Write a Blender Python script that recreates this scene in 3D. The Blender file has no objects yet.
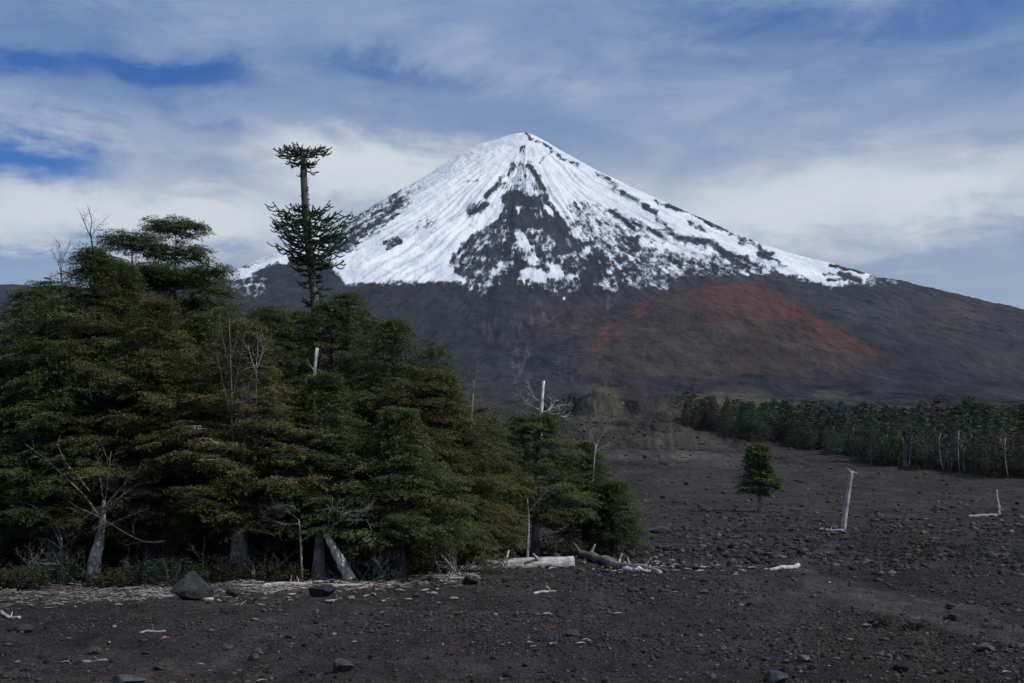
import bpy, math
import numpy as np

RNG = np.random.default_rng(7)
SC = bpy.context.scene
COL = SC.collection
R = math.radians

# ------------------------------------------------------------------ camera
F_PX, W_PX, H_PX = 1200.0, 1024, 683
EYE = 4.0
TANP = 138.5 / F_PX                     # pitch: the eye level falls on picture row 480
PITCH = math.atan(TANP)
CP, SP = math.cos(PITCH), math.sin(PITCH)
cam = bpy.data.cameras.new('camera')
cam.sensor_width = 36.0
cam.lens = F_PX / W_PX * 36.0
cam.clip_start = 0.1
cam.clip_end = 60000
cam_ob = bpy.data.objects.new('camera', cam)
COL.objects.link(cam_ob)
cam_ob.location = (0, 0, EYE)
cam_ob.rotation_euler = (math.pi / 2 + PITCH, 0, 0)
SC.camera = cam_ob


def rise(py):
    """height gained over the eye per metre walked forward, for picture row py"""
    e = (341.5 - np.asarray(py, float)) / F_PX
    return (TANP + e) / (1 - e * TANP)


def project(x, y, z):
    zz = z - EYE
    dep = np.maximum(y * CP + zz * SP, 1e-3)
    return 512 + F_PX * x / dep, 341.5 - F_PX * (-y * SP + zz * CP) / dep


def at(px, py, y):
    """point at forward distance y seen in pixel (px, py)"""
    zz = rise(py) * y
    dep = y * CP + zz * SP
    return np.array([(px - 512) / F_PX * dep, y, EYE + zz])


# ------------------------------------------------------------------ noise
def _hash(ix, iy, seed):
    h = (ix.astype(np.int64) * 374761393 + iy.astype(np.int64) * 668265263 + seed * 974711 + 1013) & 0xFFFFFFFF
    h = ((h ^ (h >> 13)) * 1274126177) & 0xFFFFFFFF
    h = ((h ^ (h >> 15)) * 2246822519) & 0xFFFFFFFF
    return ((h ^ (h >> 16)) & 0xFFFFFF) / float(0xFFFFFF)


def vnoise(x, y, seed=0):
    x = np.asarray(x, float); y = np.asarray(y, float)
    ix, iy = np.floor(x), np.floor(y)
    fx, fy = x - ix, y - iy
    ux = fx * fx * fx * (fx * (fx * 6 - 15) + 10)
    uy = fy * fy * fy * (fy * (fy * 6 - 15) + 10)
    ix = ix.astype(np.int64); iy = iy.astype(np.int64)
    a = _hash(ix, iy, seed); b = _hash(ix + 1, iy, seed)
    c = _hash(ix, iy + 1, seed); d = _hash(ix + 1, iy + 1, seed)
    return ((a + (b - a) * ux) * (1 - uy) + (c + (d - c) * ux) * uy) * 2 - 1


def fbm(x, y, octv=4, seed=0, gain=0.5):
    s, a, t = 0.0, 1.0, 0.0
    x = np.asarray(x, float); y = np.asarray(y, float)
    for k in range(octv):
        s = s + a * vnoise(x, y, seed + 17 * k)
        t += a
        a *= gain
        x, y = x * 2.03 + 3.7 + 0.3 * y, y * 2.03 - 1.9 - 0.3 * x
    return s / t


def sstep(a, b, x):
    t = np.clip((x - a) / (b - a), 0, 1)
    return t * t * (3 - 2 * t)


# ------------------------------------------------------------------ mesh helpers
class MB:
    """collects quads, triangles and a colour per vertex into one mesh"""

    def __init__(self):
        self.v, self.c, self.f, self.n = [], [], [], 0

    def add(self, v, f, c=None):
        v = np.asarray(v, np.float32).reshape(-1, 3)
        f = np.asarray(f, np.int64)
        if c is None:
            c = np.ones((len(v), 3), np.float32)
        c = np.asarray(c, np.float32)
        if c.ndim == 1:
            c = np.repeat(c[None], len(v), 0)
        self.v.append(v); self.c.append(c); self.f.append(f + self.n)
        self.n += len(v)

    def build(self, name, mat, parent=None, smooth=False):
        me = bpy.data.meshes.new(name)
        V = np.concatenate(self.v); C = np.concatenate(self.c)
        tris = [f for f in self.f if f.shape[1] == 3]
        quads = [f for f in self.f if f.shape[1] == 4]
        nt = sum(len(f) for f in tris); nq = sum(len(f) for f in quads)
        idx = np.concatenate([f.ravel() for f in tris] + [f.ravel() for f in quads])
        tot = np.concatenate([np.full(nt, 3), np.full(nq, 4)]).astype(np.int32)
        st = np.concatenate([[0], np.cumsum(tot)[:-1]]).astype(np.int32)
        me.vertices.add(len(V)); me.loops.add(len(idx)); me.polygons.add(nt + nq)
        me.vertices.foreach_set('co', V.ravel())
        me.loops.foreach_set('vertex_index', idx.astype(np.int32))
        me.polygons.foreach_set('loop_start', st)
        me.polygons.foreach_set('loop_total', tot)
        if smooth:
            me.polygons.foreach_set('use_smooth', np.ones(nt + nq, bool))
        at_ = me.color_attributes.new('tint', 'FLOAT_COLOR', 'POINT')
        at_.data.foreach_set('color', np.concatenate([C, np.ones((len(C), 1), np.float32)], 1).ravel())
        me.update(calc_edges=True)
        if mat is not None:
            me.materials.append(mat)
        ob = bpy.data.objects.new(name, me)
        COL.objects.link(ob)
        if parent is not None:
            ob.parent = parent
        return ob


def tube(pts, rad, n=8, rng=None, rough=0.0, cap=True):
    """tapered tube along a polyline; returns verts, quads"""
    P = np.asarray(pts, float); rad = np.broadcast_to(np.asarray(rad, float), (len(P),))
    T = np.gradient(P, axis=0)
    T /= np.linalg.norm(T, axis=1, keepdims=True) + 1e-9
    ref = np.where(np.abs(T[:, 2:3]) < 0.9, np.array([[0, 0, 1.0]]), np.array([[1.0, 0, 0]]))
    if np.abs(T[:, 2]).max() >= 0.9 and np.abs(T[:, 2]).min() > 0.5:
        ref = np.repeat(np.array([[1.0, 0, 0]]), len(P), 0)
    A = np.cross(T, ref); A /= np.linalg.norm(A, axis=1, keepdims=True) + 1e-9
    B = np.cross(T, A)
    ang = np.linspace(0, 2 * np.pi, n, endpoint=False)
    rr = rad[:, None] * np.ones((1, n))
    if rng is not None and rough:
        prof = 1 + rough * rng.normal(size=(1, n)) + 0.5 * rough * rng.normal(size=(len(P), n))
        rr = rr * np.clip(prof, 0.4, 1.8)
    V = P[:, None] + rr[..., None] * (np.cos(ang)[None, :, None] * A[:, None] + np.sin(ang)[None, :, None] * B[:, None])
    m = len(P)
    i = np.arange(m - 1)[:, None] * n; j = np.arange(n)[None]; k = (j + 1) % n
    F = np.stack([i + j, i + k, i + n + k, i + n + j], -1).reshape(-1, 4)
    V = V.reshape(-1, 3)
    if cap:
        V = np.concatenate([V, P[:1], P[-1:]])
        a = m * n; b = a + 1
        j = np.arange(n); k = (j + 1) % n
        F = np.concatenate([F, np.stack([np.full(n, a), k, j, np.full(n, a)], -1)[:, [0, 1, 2, 2]],
                            np.stack([np.full(n, b), (m - 1) * n + j, (m - 1) * n + k, np.full(n, b)], -1)[:, [0, 1, 2, 2]]])
    return V, F


def add_tube(mb, pts, rad, n=8, c=None, rng=None, rough=0.0):
    V, F = tube(pts, rad, n, rng, rough)
    caps = F[:, 2] == F[:, 3]
    base = mb.n
    mb.add(V, F[~caps], c)
    t = F[caps][:, :3]
    if len(t):
        mb.f.append(t + base)


def curve(p0, p1, bend, n=6, rng=None, jit=0.0):
    """bent polyline from p0 to p1; bend is the offset of its middle"""
    t = np.linspace(0, 1, n)[:, None]
    P = (1 - t) * np.asarray(p0, float) + t * np.asarray(p1, float) + 4 * t * (1 - t) * np.asarray(bend, float)
    if rng is not None and jit:
        J = rng.normal(size=P.shape) * jit
        J[0] = 0; J[-1] *= .4
        P = P + J
    return P


def thing(name, label, cat, loc=(0, 0, 0), rz=0.0, group=None):
    o = bpy.data.objects.new(name, None)
    COL.objects.link(o)
    o.location = loc; o.rotation_euler = (0, 0, rz)
    return tag(o, label, cat, group)


def tag(o, label, cat, group=None):
    o['label'] = label; o['category'] = cat
    if group:
        o['group'] = group
    return o


def copy_tree(o, parent=None):
    c = o.copy()
    COL.objects.link(c)
    c.parent = parent
    for ch in list(o.children):
        copy_tree(ch, c)
    return c


# ------------------------------------------------------------------ materials
class NT:
    """small helper to write node graphs as expressions"""

    def __init__(self, tree):
        self.t = tree
        tree.nodes.clear()

    def node(self, kind, **props):
        n = self.t.nodes.new(kind)
        for k, v in props.items():
            setattr(n, k, v)
        return n

    def put(self, sock, val):
        if hasattr(val, 'is_linked'):
            self.t.links.new(val, sock)
        else:
            sock.default_value = val

    def m(self, op, a, b=0.0, c=0.0, clamp=False):
        n = self.node('ShaderNodeMath', operation=op, use_clamp=clamp)
        for s, v in zip(n.inputs, (a, b, c)):
            self.put(s, v)
        return n.outputs[0]

    def noise(self, vec, scale, detail=4.0, rough=0.5, dist=0.0, out=0):
        n = self.node('ShaderNodeTexNoise')
        self.put(n.inputs['Vector'], vec)
        n.inputs['Scale'].default_value = scale; n.inputs['Detail'].default_value = detail
        n.inputs['Roughness'].default_value = rough; n.inputs['Distortion'].default_value = dist
        return n.outputs[out]

    def vor(self, vec, scale, out='Distance', feature='F1', rnd=1.0):
        n = self.node('ShaderNodeTexVoronoi', feature=feature)
        self.put(n.inputs['Vector'], vec)
        n.inputs['Scale'].default_value = scale
        n.inputs['Randomness'].default_value = rnd
        return n.outputs[out]

    def smooth(self, x, a, b, lo=0.0, hi=1.0):
        n = self.node('ShaderNodeMapRange', interpolation_type='SMOOTHSTEP')
        for s, v in zip(n.inputs, (x, a, b, lo, hi)):
            self.put(s, v)
        return n.outputs[0]

    def mix(self, f, a, b, mode='MIX'):
        n = self.node('ShaderNodeMix', data_type='RGBA', blend_type=mode)
        self.put(n.inputs[0], f)
        for s, v in ((n.inputs[6], a), (n.inputs[7], b)):
            if isinstance(v, tuple) and len(v) == 3:
                v = v + (1.0,)
            self.put(s, v)
        return n.outputs[2]

    def scale(self, col, f):
        """colour times a number"""
        n = self.node('ShaderNodeVectorMath', operation='SCALE')
        self.put(n.inputs[0], col); self.put(n.inputs['Scale'], f)
        return n.outputs[0]

    def attr(self, name, out='Color'):
        return self.node('ShaderNodeAttribute', attribute_name=name).outputs[out]

    def bump(self, h, strength, dist, normal=None):
        n = self.node('ShaderNodeBump')
        self.put(n.inputs['Height'], h)
        n.inputs['Strength'].default_value = strength; n.inputs['Distance'].default_value = dist
        if normal is not None:
            self.put(n.inputs['Normal'], normal)
        return n.outputs[0]

    def out(self, col, rough=0.9, spec=0.2, normal=None, trans=0.0):
        b = self.node('ShaderNodeBsdfPrincipled')
        if isinstance(col, tuple) and len(col) == 3:
            col = col + (1.0,)
        self.put(b.inputs['Base Color'], col)
        self.put(b.inputs['Roughness'], rough)
        self.put(b.inputs['Specular IOR Level'], spec)
        if normal is not None:
            self.put(b.inputs['Normal'], normal)
        res = b.outputs[0]
        if trans:
            tr = self.node('ShaderNodeBsdfTranslucent')
            self.put(tr.inputs['Color'], col)
            mx = self.node('ShaderNodeMixShader')
            mx.inputs[0].default_value = trans
            self.t.links.new(res, mx.inputs[1]); self.t.links.new(tr.outputs[0], mx.inputs[2])
            res = mx.outputs[0]
        o = self.node('ShaderNodeOutputMaterial')
        self.t.links.new(res, o.inputs['Surface'])


def new_mat(name):
    m = bpy.data.materials.new(name)
    m.use_nodes = True
    return m, NT(m.node_tree)
# ------------------------------------------------------------------ the shape of the land
VY = 8000.0
VX = float(at(527, 132, VY)[0])
VZ = float(at(527, 132, VY)[2])

_front = [(110, 505), (150, 508), (220, 491), (300, 466), (400, 451), (500, 442), (700, 431), (1000, 419), (1500, 408), (2000, 398),
          (2500, 387), (3000, 374), (3500, 358), (4000, 340), (4500, 320), (4900, 300), (5200, 282), (5500, 264),
          (6000, 240), (6500, 213), (7000, 186), (7400, 165), (7750, 146), (8000, 132)]
_fd = np.array([-6000., 0., 60.] + [d for d, _ in _front])
_fz = np.array([0., 0., 0.] + [max(0.0, EYE + float(rise(p)) * d) for d, p in _front])
_fz[3] = 0.0; _fz[4] = 0.3
_dd = np.arange(-6000, 8001, 5.0)
_zz = np.interp(_dd, _fd, _fz)


def _soft(a, k):
    p = np.concatenate([np.full(k, a[0]), a, np.full(k, a[-1])])
    return np.convolve(p, np.ones(2 * k + 1) / (2 * k + 1), 'valid')


_z1 = _soft(_soft(_zz, 5), 5)
_z2 = _soft(_soft(_zz, 40), 40)
_w = sstep(600, 2000, _dd) * (1 - sstep(7500, 7800, _dd))
_FZ = _z1 * (1 - _w) + _z2 * _w


def _side(pts):
    r, z = [0.0], [VZ]
    for px, py in pts:
        p = at(px, py, VY)
        r.append(abs(p[0] - VX)); z.append(p[2])
    return np.array(r), np.array(z)


_Rr, _Rz = _side([(545, 140.5), (560, 151.4), (600, 177), (650, 209), (700, 230), (750, 258), (775, 272), (800, 280), (870, 290), (900, 298), (960, 309), (1024, 331), (1150, 350), (1400, 400)])
_Lr, _Lz = _side([(514, 133.2), (500, 137.9), (472, 146.3), (440, 166.8), (400, 195.9), (350, 227.6), (300, 259), (250, 283), (215, 299), (150, 298), (60, 287), (-40, 283), (-140, 300), (-400, 380)])
_rs = np.arange(0, 9000, 20.0)
_RZ = _soft(np.interp(_rs, _Rr, _Rz), 2); _LZ = _soft(np.interp(_rs, _Lr, _Lz), 2)

CONE = at(728, 288, 4000.0)


def bumpat(x, y, px, d, h, wx, wy, pw=1.0):
    cx = (px - 512) / F_PX * d
    q = ((x - cx) / wx) ** 2 + ((y - d) / wy) ** 2
    return h * np.exp(-q ** pw)


def height(x, y):
    x = np.asarray(x, float); y = np.asarray(y, float)
    dx, dy = x - VX, y - VY
    r = np.hypot(dx, dy) + 1e-6
    c = -dy / r; s = dx / r
    wf = np.clip(c, 0, 1) ** 0.9
    wr = sstep(-0.35, 0.35, s)
    front = np.interp(8000 - r, _dd, _FZ)
    side = np.interp(r, _rs, _RZ) * wr + np.interp(r, _rs, _LZ) * (1 - wr)
    side = np.where(r > 7500, side * 0, side)
    side = side * (1 - sstep(5000, 7500, r)) if True else side
    z = front * wf + side * (1 - wf)
    th = np.arctan2(dx, -dy)
    # gullies and ribs running down the mountain
    amp = sstep(60, 900, r) * (1 - sstep(5200, 7000, r))
    if np.any(amp > 0):
        g = fbm(th * 9, r / 1500, 4, 11)
        g2 = np.abs(fbm(th * 26 + 0.6 * fbm(r / 500, th * 8, 2, 5), r / 1300, 3, 23))
        iso = fbm(x / 420, y / 420, 5, 31)
        low_ = sstep(2300, 3200, r) * (1 - sstep(6300, 7100, r))
        z = z - low_ * (22 * np.abs(fbm(x / 150 + .4 * g, y / 330, 4, 33)) + 16 * np.abs(fbm(th * 58 + g, r / 900, 3, 35)) - 9)
        z = z + amp * (26 * g - 26 * (g2 - 0.25) + 26 * iso)
    # cinder cone on the lower flank, rounded top
    q = np.hypot((x - CONE[0]) * 0.95, (y - CONE[1]) * 0.8)
    q = q * (1 + 0.10 * fbm((x - CONE[0]) / (q + 60) * 1.9 + 5, (y - CONE[1]) / (q + 60) * 1.9 + q / 900, 3, 41))
    cone = CONE[2] + 28 - 0.43 * np.sqrt(q * q + 130.0 ** 2) + 0.43 * 100 - 5.0 * fbm(x / 90, y / 90, 3, 43)
    k = 24.0
    hm = np.clip(0.5 + 0.5 * (cone - z) / k, 0, 1)
    z = z * (1 - hm) + cone * hm + k * hm * (1 - hm)
    # old red crater left of it
    z = z + bumpat(x, y, 572, 3900, 60, 130, 200)
    # outcrop, moss mounds and low lava ridges at the foot
    n1 = fbm(x / 9, y / 14, 4, 51)
    z = z + bumpat(x, y, 568, 900, 17, 23, 30, 1.5) * (1 + 0.5 * n1 + 0.3 * fbm(x / 3, y / 3, 3, 57))
    z = z + bumpat(x, y, 600, 820, 23, 20, 30, 1.4) * (1 + 0.1 * n1)
    z = z + bumpat(x, y, 650, 640, 6.5, 38, 16, 1.3) + bumpat(x, y, 730, 1150, 17, 55, 60) + bumpat(x, y, 660, 520, 3.2, 22, 9, 1.2)
    z = z + bumpat(x, y, 690, 440, 3.2, 30, 10, 1.2) + bumpat(x, y, 660, 900, 9, 30, 20) + bumpat(x, y, 760, 420, 2.4, 45, 7, 1.1) + bumpat(x, y, 640, 360, 2.0, 26, 6, 1.1) + bumpat(x, y, 600, 520, 5.0, 20, 10, 1.2) + bumpat(x, y, 720, 760, 8, 50, 14, 1.2) + bumpat(x, y, 620, 1500, 14, 60, 40)
    for px_, d_, wd_, hh_, ln_, sd_ in ((655, 560, 46, 6.5, 90, 81), (720, 425, 44, 2.6, 60, 83), (600, 690, 34, 7.0, 110, 85), (790, 800, 60, 6.0, 120, 87), (640, 1150, 70, 12.0, 200, 89)):
        cx_ = (px_ - 512) / F_PX * d_
        e_ = y - (d_ + .05 * d_ * fbm(x / 40 + sd_, y * 0 + sd_, 3, sd_) + .0006 * (x - cx_) ** 2)
        z = z + hh_ * sstep(0, hh_ * 1.3, e_) * (1 - sstep(ln_ * .3, ln_, e_)) * np.exp(-((x - cx_) / wd_) ** 4) * (1 + .3 * fbm(x / 8, y / 8, 3, sd_ + 1))
    # roughness of the plain
    d = np.hypot(x, y)
    far = sstep(60, 400, d) * (1 - sstep(5000, 7000, d))
    z = z + far * (2.1 * fbm(x / 34, y / 22, 4, 61) + .35 * fbm(x / 7, y / 7, 3, 63) + sstep(500, 1500, d) * 5 * fbm(x / 130, y / 130, 4, 67))
    near = 1 - sstep(1500, 3000, d)
    z = z + near * (0.16 * fbm(x / 7.5, y / 7.5, 3, 71) + (0.09 * fbm(x / 1.3, y / 1.3, 4, 73) + 0.045 * fbm(x / .37, y / .37, 2, 79) * (1 - sstep(40, 90, d))) * sstep(1.0, 6.0, d))
    z = z + 2.3 * np.exp(-(d / 8.5) ** 2)
    return z


def ground_z(x, y):
    return float(height(np.array([x]), np.array([y]))[0])


def ground_at(px, py, y0=12.0, y1=2600.0):
    """where the ray through a pixel meets the ground"""
    p = at(px, py, 1.0) - np.array([0, 0, EYE])
    a, b = y0, y1
    for n in (160, 24, 24):
        ys = np.geomspace(a, b, n)
        gap = height(p[0] * ys, ys) - (EYE + p[2] * ys)
        hit = np.nonzero(gap >= 0)[0]
        i = max(int(hit[0]) if len(hit) else int(np.argmax(gap)), 1)
        a, b = ys[i - 1], ys[i]
    return np.array([p[0] * b, b, ground_z(p[0] * b, b)])


# ------------------------------------------------------------------ grid
_fine = np.radians(np.linspace(-27, 27, 1150))
_coarse_r = np.radians(27) + (math.pi - np.radians(27)) * np.linspace(0, 1, 60)[1:] ** 1.5
AZ = np.concatenate([-_coarse_r[::-1][0:], _fine, _coarse_r[:-1]])
NEAR_D = np.concatenate([np.geomspace(1.2, 12, 40)[:-1], np.geomspace(12, 110, 420)[:-1], np.geomspace(110, 2600, 330)])
FAR_D = np.concatenate([np.arange(2618, 8300, 15.0), np.geomspace(8320, 16000, 24)])
DS = np.concatenate([NEAR_D, FAR_D])
GA, GD = np.meshgrid(AZ, DS)
GX, GY = GD * np.sin(GA), GD * np.cos(GA)
GZ = height(GX, GY)
GPX, GPY = project(GX, GY, GZ)
GPX = np.where(GY > 1, GPX, -9999); GPY = np.where(GY > 1, GPY, -9999)


# ------------------------------------------------------------------ surface marks, in the mountain's own elevation view
def inpoly(x, y, P):
    P = np.asarray(P, float)
    ins = np.zeros(x.shape, bool)
    j = len(P) - 1
    for i in range(len(P)):
        (xi, yi), (xj, yj) = P[i], P[j]
        if yi != yj:
            ins ^= ((yi > y) != (yj > y)) & (x < (xj - xi) * (y - yi) / (yj - yi) + xi)
        j = i
    return ins


def segdist(x, y, P):
    """distance to a polyline"""
    best = np.full(x.shape, 1e9)
    P = np.asarray(P, float)
    for (ax, ay), (bx, by) in zip(P[:-1], P[1:]):
        vx, vy = bx - ax, by - ay
        t = np.clip(((x - ax) * vx + (y - ay) * vy) / (vx * vx + vy * vy + 1e-9), 0, 1)
        best = np.minimum(best, np.hypot(x - ax - t * vx, y - ay - t * vy))
    return best


def softpoly(x, y, P, edge):
    d = segdist(x, y, list(P) + [P[0]])
    s = np.where(inpoly(x, y, P), d, -d)
    return sstep(-edge, edge, s)


def snow_field(px, py, th, r, x, y):
    wx = px + 3.5 * fbm(px / 16, py / 16, 3, 101) + 1.2 * fbm(px / 4, py / 4, 2, 103)
    wy = py + 3.0 * fbm(px / 16, py / 12, 3, 107) + 1.0 * fbm(px / 4, py / 4, 2, 109)
    S = softpoly(wx, wy, [(208, 279), (250, 258), (300, 237), (350, 212), (400, 182), (440, 157), (475, 137), (500, 130), (527, 122), (548, 132), (600, 162), (650, 187),
                          (700, 208), (750, 234), (800, 250), (880, 268), (862, 283), (835, 286), (800, 279), (772, 274), (735, 281), (690, 280), (640, 277), (600, 275), (560, 281), (530, 284),
                          (505, 278), (470, 284), (430, 282), (345, 284), (330, 272), (322, 262), (300, 262), (262, 272), (235, 280)], 5.5)
    S = S * 0.95
    def cut(P, a, e=4.0):
        nonlocal S
        S = S - a * softpoly(wx, wy, P, e)
    def fill(P, v, e=3.0):
        nonlocal S
        w = softpoly(wx, wy, P, e)
        S = S * (1 - w) + v * w
    def stroke(P, wd, a=0.8):
        nonlocal S
        S = S - a * 0.68 * np.exp(-(segdist(wx, wy, P) / (wd * 0.5 + 0.9)) ** 2)
    # streaked left shoulder
    cut([(340, 222), (395, 186), (428, 182), (408, 206), (375, 234), (335, 264), (318, 262)], 0.33, 7)
    cut([(345, 222), (392, 193), (402, 203), (365, 234), (330, 258), (320, 256)], 0.12, 5)
    stroke([(412, 204), (385, 224), (350, 246), (338, 256)], 2, .5); stroke([(300, 246), (262, 260), (230, 273)], 2, .5)
    stroke([(404, 200), (372, 226), (340, 248)], 2, .5)
    cut([(385, 240), (398, 236), (402, 244), (386, 250)], 0.6, 2)
    cut([(415, 222), (440, 214), (436, 232), (418, 234)], 0.25, 4)
    cut([(250, 272), (300, 258), (330, 262), (336, 284), (250, 290)], 0.75, 4)
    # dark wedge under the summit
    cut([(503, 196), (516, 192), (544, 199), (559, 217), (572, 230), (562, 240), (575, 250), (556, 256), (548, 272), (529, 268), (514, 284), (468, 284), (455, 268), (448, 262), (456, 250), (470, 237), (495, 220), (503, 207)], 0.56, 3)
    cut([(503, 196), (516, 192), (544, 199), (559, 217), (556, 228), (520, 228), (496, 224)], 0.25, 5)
    cut([(519, 158), (529, 164), (536, 178), (546, 200), (502, 196), (506, 180)], 0.30, 4)  # thin snow, with blue-grey slope shading painted into the same triangle
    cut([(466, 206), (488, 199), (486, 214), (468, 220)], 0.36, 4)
    stroke([(523, 143), (521, 152)], 2.2, .7); stroke([(526, 131), (530, 139), (544, 143), (564, 157), (577, 166)], 2.0, .75)
    stroke([(528, 162), (537, 178), (547, 200), (559, 217), (563, 228)], 3.5); stroke([(513, 165), (501, 178), (488, 194)], 2.6)
    stroke([(502, 184), (487, 196)], 4.5); stroke([(488, 203), (470, 214)], 3, .6); stroke([(462, 186), (476, 180)], 2, .5)
    stroke([(541, 163), (552, 152)], 1.5, .5)
    fill([(501, 198), (504, 206), (501, 214), (488, 226), (484, 222), (496, 210)], 0.95, 2)
    fill([(514, 234), (521, 231), (535, 246), (538, 264), (528, 264), (524, 250)], 0.82, 2)
    fill([(516, 207), (523, 205), (519, 215)], 0.85, 1.5); fill([(543, 203), (551, 209), (558, 219), (548, 214)], 0.9, 1.5)
    fill([(489, 262), (512, 254), (520, 268), (498, 274), (486, 277)], 0.56, 3); fill([(465, 267), (480, 256), (476, 268)], 0.6, 3)
    fill([(565, 236), (586, 242), (584, 252), (572, 250)], 0.72, 3); fill([(552, 258), (590, 256), (598, 266), (574, 274), (553, 270)], 0.60, 4)
    # mottled right half
    cut([(560, 217), (575, 196), (612, 206), (650, 226), (700, 238), (748, 258), (790, 268), (745, 285), (600, 283), (556, 262)], 0.37, 9)
    cut([(556, 262), (600, 255), (680, 255), (745, 270), (740, 285), (600, 284)], 0.12, 7)
    fill([(642, 238), (668, 236), (690, 246), (716, 252), (700, 256), (660, 248), (644, 247)], 0.72, 4)
    cut([(590, 256), (602, 250), (612, 268), (590, 278)], 0.4, 3); cut([(628, 238), (640, 236), (642, 250), (630, 254)], 0.35, 3)
    for P, wd in (([(599, 175), (612, 183), (622, 191)], 4.5), ([(622, 191), (642, 203), (655, 212)], 3.2), ([(644, 206), (655, 211)], 5), ([(670, 206), (685, 211)], 3.5),
                  ([(611, 209), (633, 227)], 1.8), ([(656, 219), (672, 232)], 3.2), ([(680, 236), (714, 244), (742, 266)], 4), ([(705, 219), (727, 229), (746, 243), (770, 253)], 6.5),
                  ([(655, 201), (690, 214), (712, 224)], 1.8), ([(758, 254), (780, 259), (802, 269)], 5.5), ([(824, 273), (857, 279)], 4.0), ([(830, 266), (858, 270)], 2.5), ([(832, 279), (846, 281)], 2),
                  ([(690, 222), (712, 232)], 2.5), ([(630, 218), (660, 236)], 1.5), ([(720, 250), (745, 258)], 2.5)):
        stroke(P, wd, 0.72)
    fill([(772, 256), (800, 260), (845, 269), (838, 276), (850, 284), (815, 281), (795, 272)], 0.97, 2)
    for P, wd in (([(824, 273), (857, 279)], 3.2), ([(830, 266), (862, 271)], 2.2), ([(830, 279), (846, 281)], 1.6)):
        stroke(P, wd, 0.8)
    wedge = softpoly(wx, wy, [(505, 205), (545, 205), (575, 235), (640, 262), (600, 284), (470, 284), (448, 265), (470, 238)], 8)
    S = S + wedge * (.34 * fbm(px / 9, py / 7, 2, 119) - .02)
    S = S - .5 * softpoly(wx, wy, [(690, 277), (728, 276), (770, 277), (775, 290), (690, 290)], 3)
    # scraps lower down
    for cx, cy, rr, v in ((563, 299, 1.7, .62), (872, 279, 7, .42), (888, 277, 8, .40), (640, 279, 10, .45), (660, 280, 10, .4), (480, 282, 12, .44), (560, 283, 14, .42), (612, 281, 10, .46), (250, 284, 14, .40), (535, 276, 10, .4)):
        S = np.maximum(S, v * (1 - sstep(0.6, 1.3, np.hypot((wx - cx) / (rr * 1.6), (wy - cy) / rr))))
    st = fbm(th * 110 + 0.8 * fbm(th * 30, r / 300, 2, 7), r / 420, 4, 121, .6)
    ds_ = np.hypot(px - 527, (py - 126) * 1.2); an_ = np.arctan2(px - 527, (py - 126) * 1.2)
    fine = .6 * fbm(ds_ / 7.5, an_ * 62, 4, 131, .70) + .5 * fbm(px / 4.2, py / 3.2, 3, 137, .65)
    on = (S > 0.02)
    return np.where(on, S + 0.24 * st + 0.72 * fine * (1 - 0.78 * sstep(.72, .94, S)), -1)


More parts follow.
